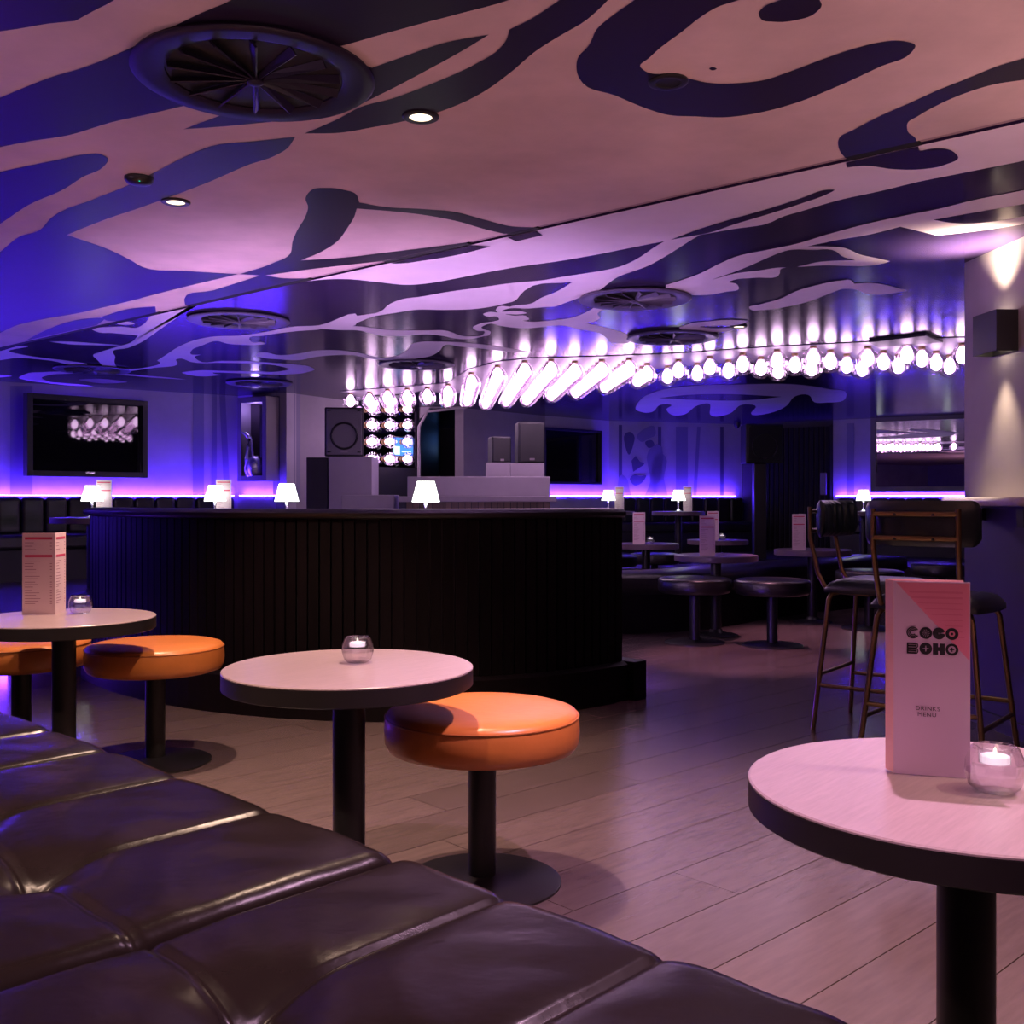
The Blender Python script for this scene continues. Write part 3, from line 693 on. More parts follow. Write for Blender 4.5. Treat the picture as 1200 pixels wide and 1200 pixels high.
MB().box((0, sg*0.004, 0.04), (0.09, 0.01, 0.02)).obj('badge', 'silver', tv1)
tv2, L, h, sg = panel_on('wall_screen', 'blank dark flat screen left of the face mural', 'television', 'wall_back_screen', 638, 500, 568, 706, 505, 567, 0.10, 0.035, 'screen', 'black_plastic', 0.08)
panel_on('wall_mirror_panel', 'long mirror in a grey frame reflecting the row of bulbs', 'mirror', 'wall_mirror', 1020, 489, 575, 1150, 483, 577, 0.07, 0.07, 'mirror', 'mirror_frame', 0.06, inner_name='mirror_glass')
nf, L, h, sg = panel_on('niche_frame', 'blue lit wall frame around a dark niche with the silver swan', 'frame', 'wall_niche', 278, 466, 565, 312, 464, 563, 0.20, 0.06, 'dark_mirror', 'mirror_frame', 0.19, inner_name='niche_back')
for ch in nf.children:
    if ch.name.startswith('niche_back'): ch.location.y = -sg*0.03
lamp('niche_fill', 'POINT', (0, -sg*0.05, h-0.12), 2.2, (0.45, 0.30, 1.0), nf, shadow_soft_size=0.04)  # fill light added to brighten the swan, no fixture behind it
# silver swan standing in the niche
sw = pw(299, 559, 'wall_niche', 0.14)
sc_ = 11.2/F
def swp(x, y): return Vector(((x-299)*sc_, 0, (559-y)*sc_))
swan = thing('swan_ornament', 'silver swan ornament with a long curved neck inside the blue niche frame', 'ornament', (sw.x, sw.y, sw.z), 0.0)
MB().tube([swp(295, 557), swp(291, 550), swp(289.5, 538), swp(291, 524), swp(292, 515), swp(290, 510.5), swp(287, 508.5), swp(283.5, 507)], [0.05, 0.045, 0.03, 0.024, 0.022, 0.024, 0.018, 0.006], 12).obj('neck', 'silver', swan, 60)
MB().lathe([(0, 0), (0.055, 0.0), (0.085, 0.06), (0.09, 0.12), (0.075, 0.19), (0.03, 0.225), (0, 0.23)], 24, (0.0, 0, 0)).obj('body', 'silver', swan, 60)
MB().tube([swp(297, 540), swp(295.5, 525), swp(294.5, 512)], [0.02, 0.014, 0.006], 8).obj('wing', 'silver', swan, 60)

# slatted door with handle
a_, b_, n = WALLS['wall_door']
dth = thing('door_1', None, None); dth['kind'] = 'structure'; dth['label'] = 'dark slatted door with a pale recessed handle'; dth['category'] = 'door'
q0, q1 = pw(892, 600, 'wall_door', 0.03), pw(974, 600, 'wall_door', 0.03)
v0, v1 = Vector((q0.x, q0.y)), Vector((q1.x, q1.y)); t = (v1-v0).normalized(); Ld = (v1-v0).length; ang = math.atan2(t.y, t.x)
zt_ = E+(585-500)*15.2/F
MB().box(((v0.x+v1.x)/2, (v0.y+v1.y)/2, (RL+zt_)/2), (Ld, 0.04, zt_-RL), ang).obj('door_panel', 'wall_dark', dth)
ns = int(Ld/0.075)
for k in range(ns):
    p = v0+t*(Ld*(k+0.5)/ns)+n*0.03
    MB().box((0, 0, (RL+zt_)/2), (Ld/ns*0.66, 0.03, zt_-RL-0.04)).obj('slat', 'slat_wood', dth, loc=(p.x, p.y, 0), rz=ang)
p = pw(965, 567, 'wall_door', 0.10); MB().box((0, 0, 0), (0.09, 0.04, 0.32)).obj('handle', 'mirror_frame', dth, loc=p, rz=ang, bevel=0.01)

# ------------------------------------------------------------------ BULB CANOPY
canopy = thing('bulb_canopy', 'pale ceiling plate crowded with rows of glowing round bulbs', 'light')
def cz(x, y, dz): d = F*dz/(HY-y); return ((x-600)/F*d, d)
NEAR = [(-1.75, 10.9), (-1.2, 10.55)]+[cz(x, y, 1.118) for x, y in ((497, 453), (530, 450), (556, 434), (588, 425.5), (623, 422), (700, 420), (800, 416), (900, 409), (1000, 404), (1100, 399), (1160, 396))]
FAR = [cz(x, y, 0.935) for x, y in ((1160, 446), (1100, 447), (1000, 449), (874, 451), (836, 452.5), (800, 455), (766, 458), (724, 463), (682, 472.5), (655, 475), (626, 479), (598, 482), (570, 483.5), (545, 482), (520, 481), (490, 479))]+[(-1.3, 11.4), (-1.6, 11.6)]
CAN = NEAR+FAR
ZP = ZC-0.005
def grow(poly, d):
    c = Vector((sum(p[0] for p in poly)/len(poly), sum(p[1] for p in poly)/len(poly))); out = []
    n = len(poly)
    for i in range(n):
        a_, b_ = Vector(poly[i-1]), Vector(poly[(i+1) % n]); t = (b_-a_).normalized(); out.append(Vector(poly[i])+Vector((t.y, -t.x))*d)
    return out
MB().prism(grow(CAN, 0.05), ZP, ZC-0.003).obj('canopy_plate', 'canopy_plate', canopy)
BR = 0.074
glass_me = MB().lathe([(0.020, -0.030), (0.036, -0.046), (0.064, -0.076), (BR, -0.108), (0.070, -0.138), (0.050, -0.166), (0.026, -0.180), (0, -0.183)], 12).mesh('bulb', 'bulb_glass')
core_me = MB().lathe([(0, -0.044), (0.017, -0.050), (0.034, -0.076), (0.040, -0.106), (0.034, -0.136), (0.017, -0.154), (0, -0.159)], 8).mesh('filament', 'bulb_core', 60)
sock_me = MB().lathe([(0.030, 0.0), (0.030, -0.012), (0.022, -0.016), (0.022, -0.040), (0, -0.040)], 12).mesh('socket', 'brass', 40)
def bulb(loc, parent, rot=None):
    b = bpy.data.objects.new('bulb', glass_me); C.objects.link(b); b.location = loc; b.parent = parent; b.scale = (1.15, 1.15, 1.1)
    if rot: b.rotation_euler = rot
    for nm, me in (('filament', core_me), ('socket', sock_me)):
        o = bpy.data.objects.new(nm, me); C.objects.link(o); o.parent = b
rd = Vector((-80/F, 1)).normalized(); cd = Vector((rd.y, -rd.x)); nb = 0
i0 = Vector((-0.018, 10.3))
for i in range(-9, 20):
    for j in range(-22, 10):
        p = i0+cd*(0.205*i)+rd*(0.205*j+(0.10 if i % 2 else 0))
        if p.x > 1.12: p = i0+cd*(0.205*i)+rd*(0.40*j+(0.20 if i % 2 else 0)-1.2)
        if in_poly(p, CAN): bulb((p.x, p.y, ZP+0.026), canopy); nb += 1
print('bulbs', nb)
wb = thing('bulb_wall_panel', 'grid of round glowing bulbs fixed on the dark wall beside the passage', 'light')
a_, b_, n = WALLS['wall_bulb']
rotz = math.atan2(n.y, n.x)
for y in (480, 498.5, 518, 538):
    for x in (428, 449, 470):
        p = pw(x, y, 'wall_bulb', 0.012)
        bulb(p, wb, (0, -PI/2, rotz))
c0, c1 = pw(417, 500, 'wall_bulb', 0.006), pw(488, 500, 'wall_bulb', 0.006)
d = c1-c0
MB().box(((c0.x+c1.x)/2, (c0.y+c1.y)/2, 1.8), (d.length, 0.012, 0.75), math.atan2(d.y, d.x)).obj('backing_panel', 'dark_mirror', wb)
# blue monitors
def monitor(label, wname, x0, x1, y0, y1, off=0.035):
    t, L, h, sg = panel_on('monitor', label, 'screen', wname, x0, y0, y1, x1, y0, y1, off, 0.012, 'blue_screen', 'black_plastic', 0.03, inner_name='display')
    MB().box((-L*0.28, -sg*0.012, h*0.3), (L*0.26, 0.006, h*0.42)).box((L*0.15, -sg*0.012, h*0.25), (L*0.4, 0.006, h*0.06)).box((L*0.1, -sg*0.012, h*0.8), (L*0.3, 0.006, h*0.1)).obj('picture', 'blue_screen_white', t)
monitor('small glowing blue monitor behind the wall bulbs', 'wall_bulb', 460, 486, 512, 535)
monitor('sliver of a glowing blue monitor inside the dark passage', 'wall_passage_end', 535, 556, 508, 532)

# ------------------------------------------------------------------ LOUDSPEAKERS, PEDESTALS, DJ COUNTER
def speaker(label, loc, wd, dp, hh, rz, grille=True, body='black_plastic', taper=0.75, round_woofer=True):
    t = thing('loudspeaker', label, 'speaker', loc, rz)
    w2, d2 = wd/2, dp/2; bw = w2*taper
    MB().prism([(-w2, -d2), (w2, -d2), (bw, d2), (-bw, d2)], 0, hh).obj('cabinet', body, t, bevel=0.012)
    MB().box((0, -d2-0.006, hh*0.5), (wd*0.90, 0.014, hh*0.93)).obj('grille', 'grille' if grille else 'black_plastic', t, bevel=0.006)
    if round_woofer:
        MB().tube([(wd*0.33*math.cos(2*PI*k/32), -d2-0.014, hh*0.42+wd*0.33*math.sin(2*PI*k/32)) for k in range(32)], 0.012, 6, True).obj('woofer_ring', 'speaker_grey', t, 60)
        for sx in (-1, 1):
            for z in (0.08, 0.92): MB().lathe([(0, 0), (0.02, 0), (0.02, 0.01), (0, 0.012)], 10).obj('bolt', 'speaker_grey', t, loc=(sx*wd*0.38, -d2-0.016, hh*z))
    MB().box((0, -d2-0.015, hh*0.1), (wd*0.18, 0.006, 0.02)).obj('badge', 'mirror_frame', t)
    return t
def block(name, label, cat, x0, x1, y0, y1, d, depth, m, rz=0.0, zb=None):
    a_, b_ = pd(x0, y0, d), pd(x1, y1, d); zb = b_.z if zb is None else zb
    o = MB().box((0, depth/2, (a_.z-zb)/2), (b_.x-a_.x, depth, a_.z-zb)).obj(name, m, None, bevel=0.006, loc=((a_.x+b_.x)/2, d, zb), rz=rz)
    return tag(o, label, cat)
block('pedestal', 'tall grey pedestal under the grilled loudspeaker', 'pedestal', 385, 436, 535, 590, 10.2, 0.5, 'wall_grey', 0.0, RL)
pdk = block('pedestal', 'dark pedestal side block left of the grey pedestal', 'pedestal', 359, 384, 536, 590, 10.35, 0.45, 'wall_dark', 0.0, RL)
p = pd(401, 535, 10.25); speaker('large grilled loudspeaker on the tall grey pedestal', (p.x, 10.42, p.z), 0.385, 0.34, 0.485, 0.12, body='speaker_grey')
# wooden DJ counter with grey top
dj = thing('counter', 'wood slatted counter with a stepped grey top behind the curved booth', 'counter', (pd(560, 600, 9.2).x, 9.2, RL))
wj = (655-478)*9.2/F; zj = E-RL+0.005
MB().box((0, 0.35, (zj-0.03)/2), (wj-0.06, 0.6, zj-0.03)).obj('body', 'wall_dark', dj)
nsl = 22
sm_ = MB().box((0, 0, (zj-0.03)/2), ((wj-0.06)/nsl*0.9, 0.025, zj-0.03)).mesh('slat', 'slat_brown')
for k in range(nsl):
    o = bpy.data.objects.new('slat', sm_); C.objects.link(o); o.parent = dj; o.location = (-wj/2+0.03+(wj-0.06)*(k+0.5)/nsl, 0.045, 0)
MB().box((0, 0.32, zj-0.005), (wj+0.06, 0.72, 0.05)).obj('counter_top', 'wall_grey', dj, bevel=0.006)
MB().box((0.0, 0.45, zj+0.11), (wj-0.04, 0.42, 0.18)).obj('top_step', 'wall_grey', dj, bevel=0.006)
block('low_shelf', 'thin pale shelf beside the grey pedestal', 'shelf', 400, 462, 580, 587, 9.5, 0.4, 'wall_grey', 0.0, RL)
block('speaker_block', 'small pale block under the compact loudspeaker', 'pedestal', 569, 598, 542, 560, 9.98, 0.26, 'wall_grey', 0.0, E+0.205)
block('speaker_block', 'wide grey block under the tall dark loudspeaker', 'pedestal', 598, 638, 543, 560, 9.98, 0.3, 'wall_grey', 0.0, E+0.205)
for ob, (x0, x1) in (('m', (569, 638)),):
    pa = pd(x0, 560, 9.96); pb = pd(x1, 560, 9.96)
    o = MB().box(((pa.x+pb.x)/2, 10.13, (RL+E+0.205)/2), (pb.x-pa.x+0.05, 0.36, E+0.205-RL)).obj('speaker_plinth', 'wall_grey', None, bevel=0.004); tag(o, 'grey plinth behind the counter carrying both speaker blocks', 'pedestal')
p = pd(584, 542, 10.1); speaker('compact dark loudspeaker on the small pale block', (p.x, 10.11, E+(585-542)*9.98/F+0.001), 0.20, 0.2, 0.25, 0.35, body='speaker_grey', round_woofer=False, grille=False)
p = pd(619, 543, 10.1); speaker('tall dark loudspeaker on the wide grey block', (p.x, 10.12, E+(585-543)*9.98/F+0.001), 0.27, 0.26, 0.395, 0.25, body='speaker_grey', round_woofer=False, grille=False)
# loudspeaker on a dark post by the door
sp = pd(891, 543, 12.6)
post = thing('speaker_post', 'thick dark post carrying a loudspeaker beside the slatted door', 'post', (sp.x, 12.65, RL))
MB().box((0, 0, (sp.z-RL)/2), (0.15, 0.12, sp.z-RL)).obj('shaft', 'metal_black', post, bevel=0.008)
MB().box((0, 0, 0.02), (0.4, 0.4, 0.04)).obj('foot', 'metal_black', post, bevel=0.008)
speaker('dark square loudspeaker mounted on the post beside the door', (sp.x, 12.68, sp.z+0.001), 0.47, 0.36, 0.47, 0.15, taper=0.7, grille=False)
# small dome camera
o = MB().lathe([(0.05, 0.05), (0.05, 0.03), (0.045, 0.0), (0.02, -0.03), (0, -0.035)], 16).obj('dome_camera', 'black_plastic', None, 50, loc=(pd(863, 500, 15.4).x, 15.35, ZC-0.051)); tag(o, 'small dark dome camera under the ceiling near the loudspeaker post', 'camera')

# ------------------------------------------------------------------ CEILING FIXTURES
def make_vent(label, group=None, vm='ceil_dark'):
    t = thing('ceiling_vent', label, 'vent', group=group); R = 0.30
    MB().lathe([(R-0.006, 0.0), (R+0.012, -0.001), (R+0.016, -0.008), (R+0.006, -0.014), (R-0.02, -0.010), (R-0.05, -0.012), (R-0.07, -0.006), (R-0.072, 0.03)], 64, caps=False).obj('rim', vm, t, 40)
    MB().lathe([(0, 0.0), (R-0.072, 0.0), (R-0.072, -0.002), (0, -0.002)], 48).obj('duct_dark', 'hatch', t)
    MB().lathe([(0.022, 0.0), (0.022, -0.022), (0.012, -0.028), (0, -0.028)], 20).obj('hub', vm, t, 40)
    n = 14
    bl = MB().add([(0.02, -0.004, -0.004), (R-0.075, -0.012, -0.004), (R-0.075, 0.004, -0.022), (0.02, 0.002, -0.018),
                   (0.02, -0.001, -0.003), (R-0.075, -0.008, -0.002), (R-0.075, 0.009, -0.020), (0.02, 0.006, -0.016)],
                  [(0, 1, 2, 3), (7, 6, 5, 4), (0, 4, 5, 1), (1, 5, 6, 2), (2, 6, 7, 3), (3, 7, 4, 0)]).mesh('vane', vm)
    for k in range(n):
        o = bpy.data.objects.new('vane', bl); C.objects.link(o); o.parent = t; o.rotation_euler[2] = 2*PI*k/n
    return t
VG = 'round ceiling vents'
v1 = make_vent('large round dark ceiling vent on the pink ceiling above the booth'); p = pz(299, 87, ZC); v1.location = (p.x, p.y, ZC-0.002)
v2 = None
for x, y, lab in ((280, 374, 'round ceiling vent between lilac swirls near the ceiling seam'), (744, 348.5, 'round ceiling vent with pale vanes before the bulb canopy'), (788, 394, 'round ceiling vent right at the edge of the bulb canopy'),
             (488, 426, 'round ceiling vent over the wall of bulbs'), (108, 432, 'round ceiling vent above the big screen'), (304, 448, 'round ceiling vent above the framed ornament')):
    p = pz(x, y, ZC)
    if v2 is None: v2 = make_vent(lab, None, 'vent_grey'); v2.location = (p.x, p.y, ZC-0.005)
    else: dup(v2, (p.x, p.y, ZC-0.005), random.random(), lab)
def hatch(label, pts):
    w_ = [pz(x, y, ZC) for x, y in pts]; o = MB().prism(w_, ZC-0.02, ZC-0.003).obj('ceiling_hatch', 'hatch', None); tag(o, label, 'hatch')
hatch('flat black ceiling hatch in front of the bulb canopy near the pillar', [(1018, 398), (1085, 390), (1105, 398), (1030, 404)])
hatch('flat black ceiling hatch above the wall of bulbs', [(428, 463), (470, 461), (486, 463), (464, 466)])
def downlight(label, loc, on=True, energy=SPOT, col=WARM, size=1.65):
    t = thing('downlight', label, 'light', (loc[0], loc[1], ZC))
    MB().lathe([(0.054, 0.0), (0.054, -0.005), (0.048, -0.008), (0.034, -0.006), (0.033, -0.0015)], 32, caps=False).obj('bezel', 'metal_black', t, 40)
    MB().lathe([(0, -0.002), (0.034, -0.002), (0.034, -0.004), (0, -0.004)], 24).obj('lens', 'downlight_disc' if on else 'hatch', t)
    if on: lamp('downlight_beam', 'SPOT', (0, 0, -0.03), energy, col, t, spot_size=size, spot_blend=0.6, shadow_soft_size=0.02)
    return t
d1 = pz(493, 136, ZC); d2 = pz(206, 236, ZC)
step = d1-d2
downlight('lit recessed downlight above the table without a menu', d1)
downlight('lit recessed downlight above the table with the price list', d2)
d3 = d1+step; d4 = d3+step
downlight('lit recessed downlight just above the large drinks menu table', d3, col=PINK)
downlight('lit recessed downlight beyond the right edge of the bench', d4, col=WARM, energy=SPOT*0.8)
downlight('lit recessed downlight over the middle of the leather bench', (-1.30, 1.20), energy=SPOT*0.85, col=WARM, size=1.9)
downlight('lit recessed downlight over the far end of the leather bench', (-2.30, 2.08), energy=SPOT*0.85, col=WARM, size=1.9)
downlight('lit recessed downlight over the near end of the leather bench', (-0.30, 0.32), energy=SPOT*0.5, col=PINK, size=1.9)
for x, d, lab in ((866, 6.8, 'small fill downlight added over the table at the low round bench'), (757, 9.0, 'small fill downlight added over the far table right of the booth end'), (945, 7.9, 'small fill downlight added over the table behind the ribbed bar stool')):
    downlight(lab, ((x-600)/F*d, d), energy=120.0, col=(1.0, 0.42, 0.62), size=0.75)  # pink beams added to brighten the menus on the far tables
p = pz(783, 95, ZC); downlight('unlit recessed downlight inside the black mural stroke', p, on=False)
p = pz(163, 208, ZC); o = thing('smoke_detector', 'small dark ceiling sensor with a green light', 'sensor', (p.x, p.y, ZC))
MB().lathe([(0.05, -0.001), (0.05, -0.010), (0.042, -0.020), (0.02, -0.026), (0, -0.026)], 28).obj('housing', 'metal_black', o, 40)
MB().lathe([(0, -0.020), (0.004, -0.022), (0.004, -0.026), (0, -0.027)], 8).obj('indicator', 'green_led', o, loc=(0.012, -0.030, 0.004))

def uplighter(label, x, y, energy, col):  # stands added out of view to brighten the ceiling
    t = thing('fill_uplighter', label, 'lamp', (x, y, 0))
    MB().lathe([(0.14, 0), (0.14, 0.015), (0.02, 0.03), (0.015, 0.05), (0.015, 0.86), (0, 0.86)], 24).obj('stand', 'metal_black', t, 40)
    MB().lathe([(0.03, 0.85), (0.14, 0.93), (0.145, 0.95), (0.13, 0.935), (0.03, 0.865)], 32, caps=False).obj('dish', 'metal_black', t, 40)
    MB().lathe([(0, 0.868), (0.03, 0.868), (0.03, 0.885), (0, 0.89)], 16).obj('light_source', 'downlight_disc', t)
    lamp('fill_beam', 'SPOT', (0, 0, 0.95), energy, col, t, rot=(PI, 0, 0), spot_size=2.95, spot_blend=0.25, shadow_soft_size=0.12)
UP_FILL_COL = (1.0, 0.58, 0.57)
uplighter('unseen fill uplighter added behind the bench on the left', -2.75, 2.3, UP_FILL*0.8, (0.80, 0.42, 0.70))
uplighter('unseen fill uplighter added by the dark side of the pillar', 2.05, 2.2, UP_FILL, UP_FILL_COL)
uplighter('unseen fill uplighter added behind the bench by the rear wall', -0.6, -1.0, UP_FILL, UP_FILL_COL)
uplighter('unseen fill uplighter added at the rear right of the room', 1.6, -0.6, UP_FILL*0.7, UP_FILL_COL)
# hidden lilac glow added inside the curved booth to brighten the ceiling
m_ = MB().sweep([tuple(p) for p in PART][4:-4], [(0.20, PT-0.03), (0.20, PT-0.02), (0.225, PT-0.02), (0.225, PT-0.03)]).obj('fill_led_line', 'led_lilac_fill', booth)
for nm, pa, pb in (('glowing violet kick light low behind the right end of the curved booth', (0.56, 5.70), (0.56, 6.3)), ('glowing blue kick light along the raised floor left of the curved booth', (-3.0, 6.18), (-4.0, 6.50))):
    d_ = Vector(pb)-Vector(pa); t = thing('kick_light', nm, 'light strip', ((pa[0]+pb[0])/2, (pa[1]+pb[1])/2, 0.0), math.atan2(d_.y, d_.x))
    MB().box((0, 0, 0.09), (d_.length, 0.03, 0.02)).obj('channel', 'black_plastic', t)
    MB().box((0, 0, 0.04), (d_.length, 0.012, 0.08)).obj('diffuser', 'led_kick', t)
# ------------------------------------------------------------------ TABLE LAMPS, MENUS, CANDLES
def make_lamp(label):
    t = thing('table_lamp', label, 'lamp', group='small table lamps on the raised tables')
    MB().lathe([(0.042, 0), (0.042, 0.006), (0.02, 0.014), (0.009, 0.03), (0.008, 0.09), (0.013, 0.11), (0.008, 0.125), (0.008, 0.17), (0, 0.17)], 20).obj('stand', 'silver', t, 40)
    s_ = MB().lathe([(0.085, 0.125), (0.052, 0.255), (0.050, 0.255), (0.083, 0.125)], 28, caps=False).obj('lamp_shade', 'lamp_shade_light', t, 40)
    for r, z in ((0.085, 0.126), (0.052, 0.254)):
        MB().tube([(r*math.cos(2*PI*k/28), r*math.sin(2*PI*k/28), z) for k in range(28)], 0.0022, 5, True).obj('shade_rim', 'leather_green', s_)
    return t
zl = RL+TH+0.001
lm = make_lamp('small lit table lamp standing above the middle of the curved booth'); q = LT_['a'].location; lm.location = (q.x, q.y, zl)
for k, lab in (('b', 'small lit table lamp near the dark blue corner of the grey pedestal'), ('c', 'small lit table lamp with a menu below the framed ornament'), ('d', 'small lit table lamp with a menu below the big screen'),
               ('e', 'small lit table lamp with a menu before the blank screen'), ('f', 'small lit table lamp with a menu before the face mural'), ('g', 'small lit table lamp standing alone before the framed mirror')):
    q = LT_[k].location; dup(lm, (q.x+0.0, q.y, zl), 0, lab)

def text_obj(txt, size, m, parent, loc, rot, bold=0.0, name='lettering', sx=1.0):
    cu = bpy.data.curves.new('txt', 'FONT'); cu.body = txt; cu.size = size; cu.align_x = 'CENTER'; cu.align_y = 'CENTER'; cu.offset = bold; cu.space_character = 1.12
    o = bpy.data.objects.new('txt', cu); C.objects.link(o); bpy.context.view_layer.update()
    me = bpy.data.meshes.new_from_object(o.evaluated_get(bpy.context.evaluated_depsgraph_get())); bpy.data.objects.remove(o)
    me.materials.clear(); me.materials.append(MATS[m])
    r = bpy.data.objects.new(name, me); C.objects.link(r); r.parent = parent; r.location = loc; r.rotation_euler = rot; r.scale = (sx, 1, 1)
    return r
MH, MW = 0.30, 0.118
def make_price_menu(label, spread=1.9):
    """folded card standing open: two panels meeting at a vertical fold; fold at local origin, panels run to +x / -x"""
    t = thing('menu_card', label, 'menu')
    for sgn_, ln, ang in ((-1, MW, 0.0), (1, MW, spread)):
        # panel local frame: from the fold outward
        dx, dy = (-math.cos(ang*0.0), 0.0) if sgn_ < 0 else (math.cos(1.62), math.sin(1.62))
        an = math.atan2(dy, dx)
        pnl = MB().box((ln/2, 0, MH/2), (ln, 0.0016, MH)).obj('panel', 'menu_paper', t, rz=an)
        sd_ = 1 if sgn_ < 0 else -1                       # printed face towards -y of the card
        yy = 0.0013*sd_
        bars = MB(); lines = MB()
        bars.box((ln/2, yy, MH-0.020), (ln*0.84, 0.0004, 0.009)); bars.box((ln/2, yy, MH-0.085), (ln*0.84, 0.0004, 0.009))
        z = MH-0.036
        rnd = random.Random(3)
        while z > 0.03:
            if not (MH-0.097 < z < MH-0.072):
                l_ = rnd.uniform(0.2, 0.5)*ln
                x0 = ln*0.92-l_/2 if sgn_ < 0 else ln*0.08+l_/2
                x1 = ln*0.12 if sgn_ < 0 else ln*0.88
                lines.box((x0, yy, z), (l_, 0.0004, 0.0022)); lines.box((x1, yy, z), (0.007, 0.0004, 0.0026))
            z -= rnd.choice((0.009, 0.009, 0.0125))
        for zz in (MH-0.020, MH-0.085): MB().box((ln/2, yy, zz), (ln*0.84, 0.0004, 0.009)).obj('heading_bar', 'ink_red', pnl)
        lines.obj('print_lines', 'ink_soft', pnl)['kind'] = 'stuff'
    return t
zt = TH+0.0005
m1 = make_price_menu('folded price list menu standing on the pale table by the orange stools')
p = pz(64.5, 720, TH); m1.location = (p.x, p.y, zt); m1.rotation_euler[2] = 0.05
def menu_at(tb, x, lab, z, rz, dy=0.0):
    q = tb.location; d = q.y+dy; return dup(m1, ((x-600)/F*d, d, z), rz, lab)
menu_at(TA_, 756, 'folded menu beside a candle on the far dark table right of the booth end', zt, 0.1, -0.12)
menu_at(TB_, 838, 'folded menu on the dark table at the low round bench', zt, 0.0, -0.1)
menu_at(TC_, 842, 'folded menu standing behind another menu on the farther dark table', zt, 0.1, -0.1)
menu_at(TD_, 944, 'folded menu on the dark table behind the ribbed bar stool', zt, 0.15, -0.1)
zr = RL+TH+0.0005
menu_at(LT_['e'], 731, 'folded menu next to the lamp before the blank screen', zr, 0.3, 0.14)
menu_at(LT_['f'], 811, 'folded menu next to the lamp before the face mural', zr, 0.3, 0.14)
menu_at(LT_['d'], 131, 'folded menu next to the lamp below the big screen', zr, 0.3, 0.13)
menu_at(LT_['c'], 271, 'folded menu next to the lamp below the framed ornament', zr, 0.3, 0.13)

# the large lilac drinks menu
bm_ = thing('menu_card', 'large lilac drinks menu with bold black lettering and a pink corner', 'menu')
p = pz(1047, 906, TH); pr_ = pz(1137, 913, TH); ang = math.atan2(pr_.y-p.y, pr_.x-p.x); W_ = (pr_-p).length; H_ = 0.298
bm_.location = (p.x, p.y, zt); bm_.rotation_euler[2] = ang
fp = MB().box((W_/2, 0, H_/2), (W_, 0.0016, H_)).obj('front_panel', 'menu_lilac', bm_)
MB().box((W_*0.47, 0, H_/2+0.002), (W_*0.985, 0.0016, H_)).obj('rear_panel', 'menu_inner', bm_, loc=(-0.004, 0.018, 0), rz=-0.04)
MB().box((0.011, 0, H_/2+0.0015), (0.0225, 0.0016, H_)).obj('fold_panel', 'menu_inner', bm_, loc=(0, 0, 0), rz=PI/2+0.5)
y_ = -0.0012
MB().add([(0.004, y_, H_-0.002), (W_-0.001, y_, H_-0.002), (W_-0.001, y_, H_*0.60), (0.004, y_+0.0004, H_-0.002), (W_-0.001, y_+0.0004, H_-0.002), (W_-0.001, y_+0.0004, H_*0.60)],
         [(0, 2, 1), (3, 4, 5), (0, 1, 4, 3), (1, 2, 5, 4), (2, 0, 3, 5)]).obj('pink_corner', 'menu_pink', fp)
gl = MB(); rnd = random.Random(5)
for k in range(9):
    z = H_-0.016-k*0.0085; x0 = 0.012+(H_-z)*0.9*W_/(H_*0.40)*0.5+0.004; x0 = max(x0, W_*(0.14+0.09*k)); gl.box(((x0+W_*0.90)/2, -0.0016, z), (max(0.01, W_*0.90-x0), 0.0003, 0.0014 if k > 1 else 0.003))
gl.obj('faint_print', 'ink_faint', fp)['kind'] = 'stuff'
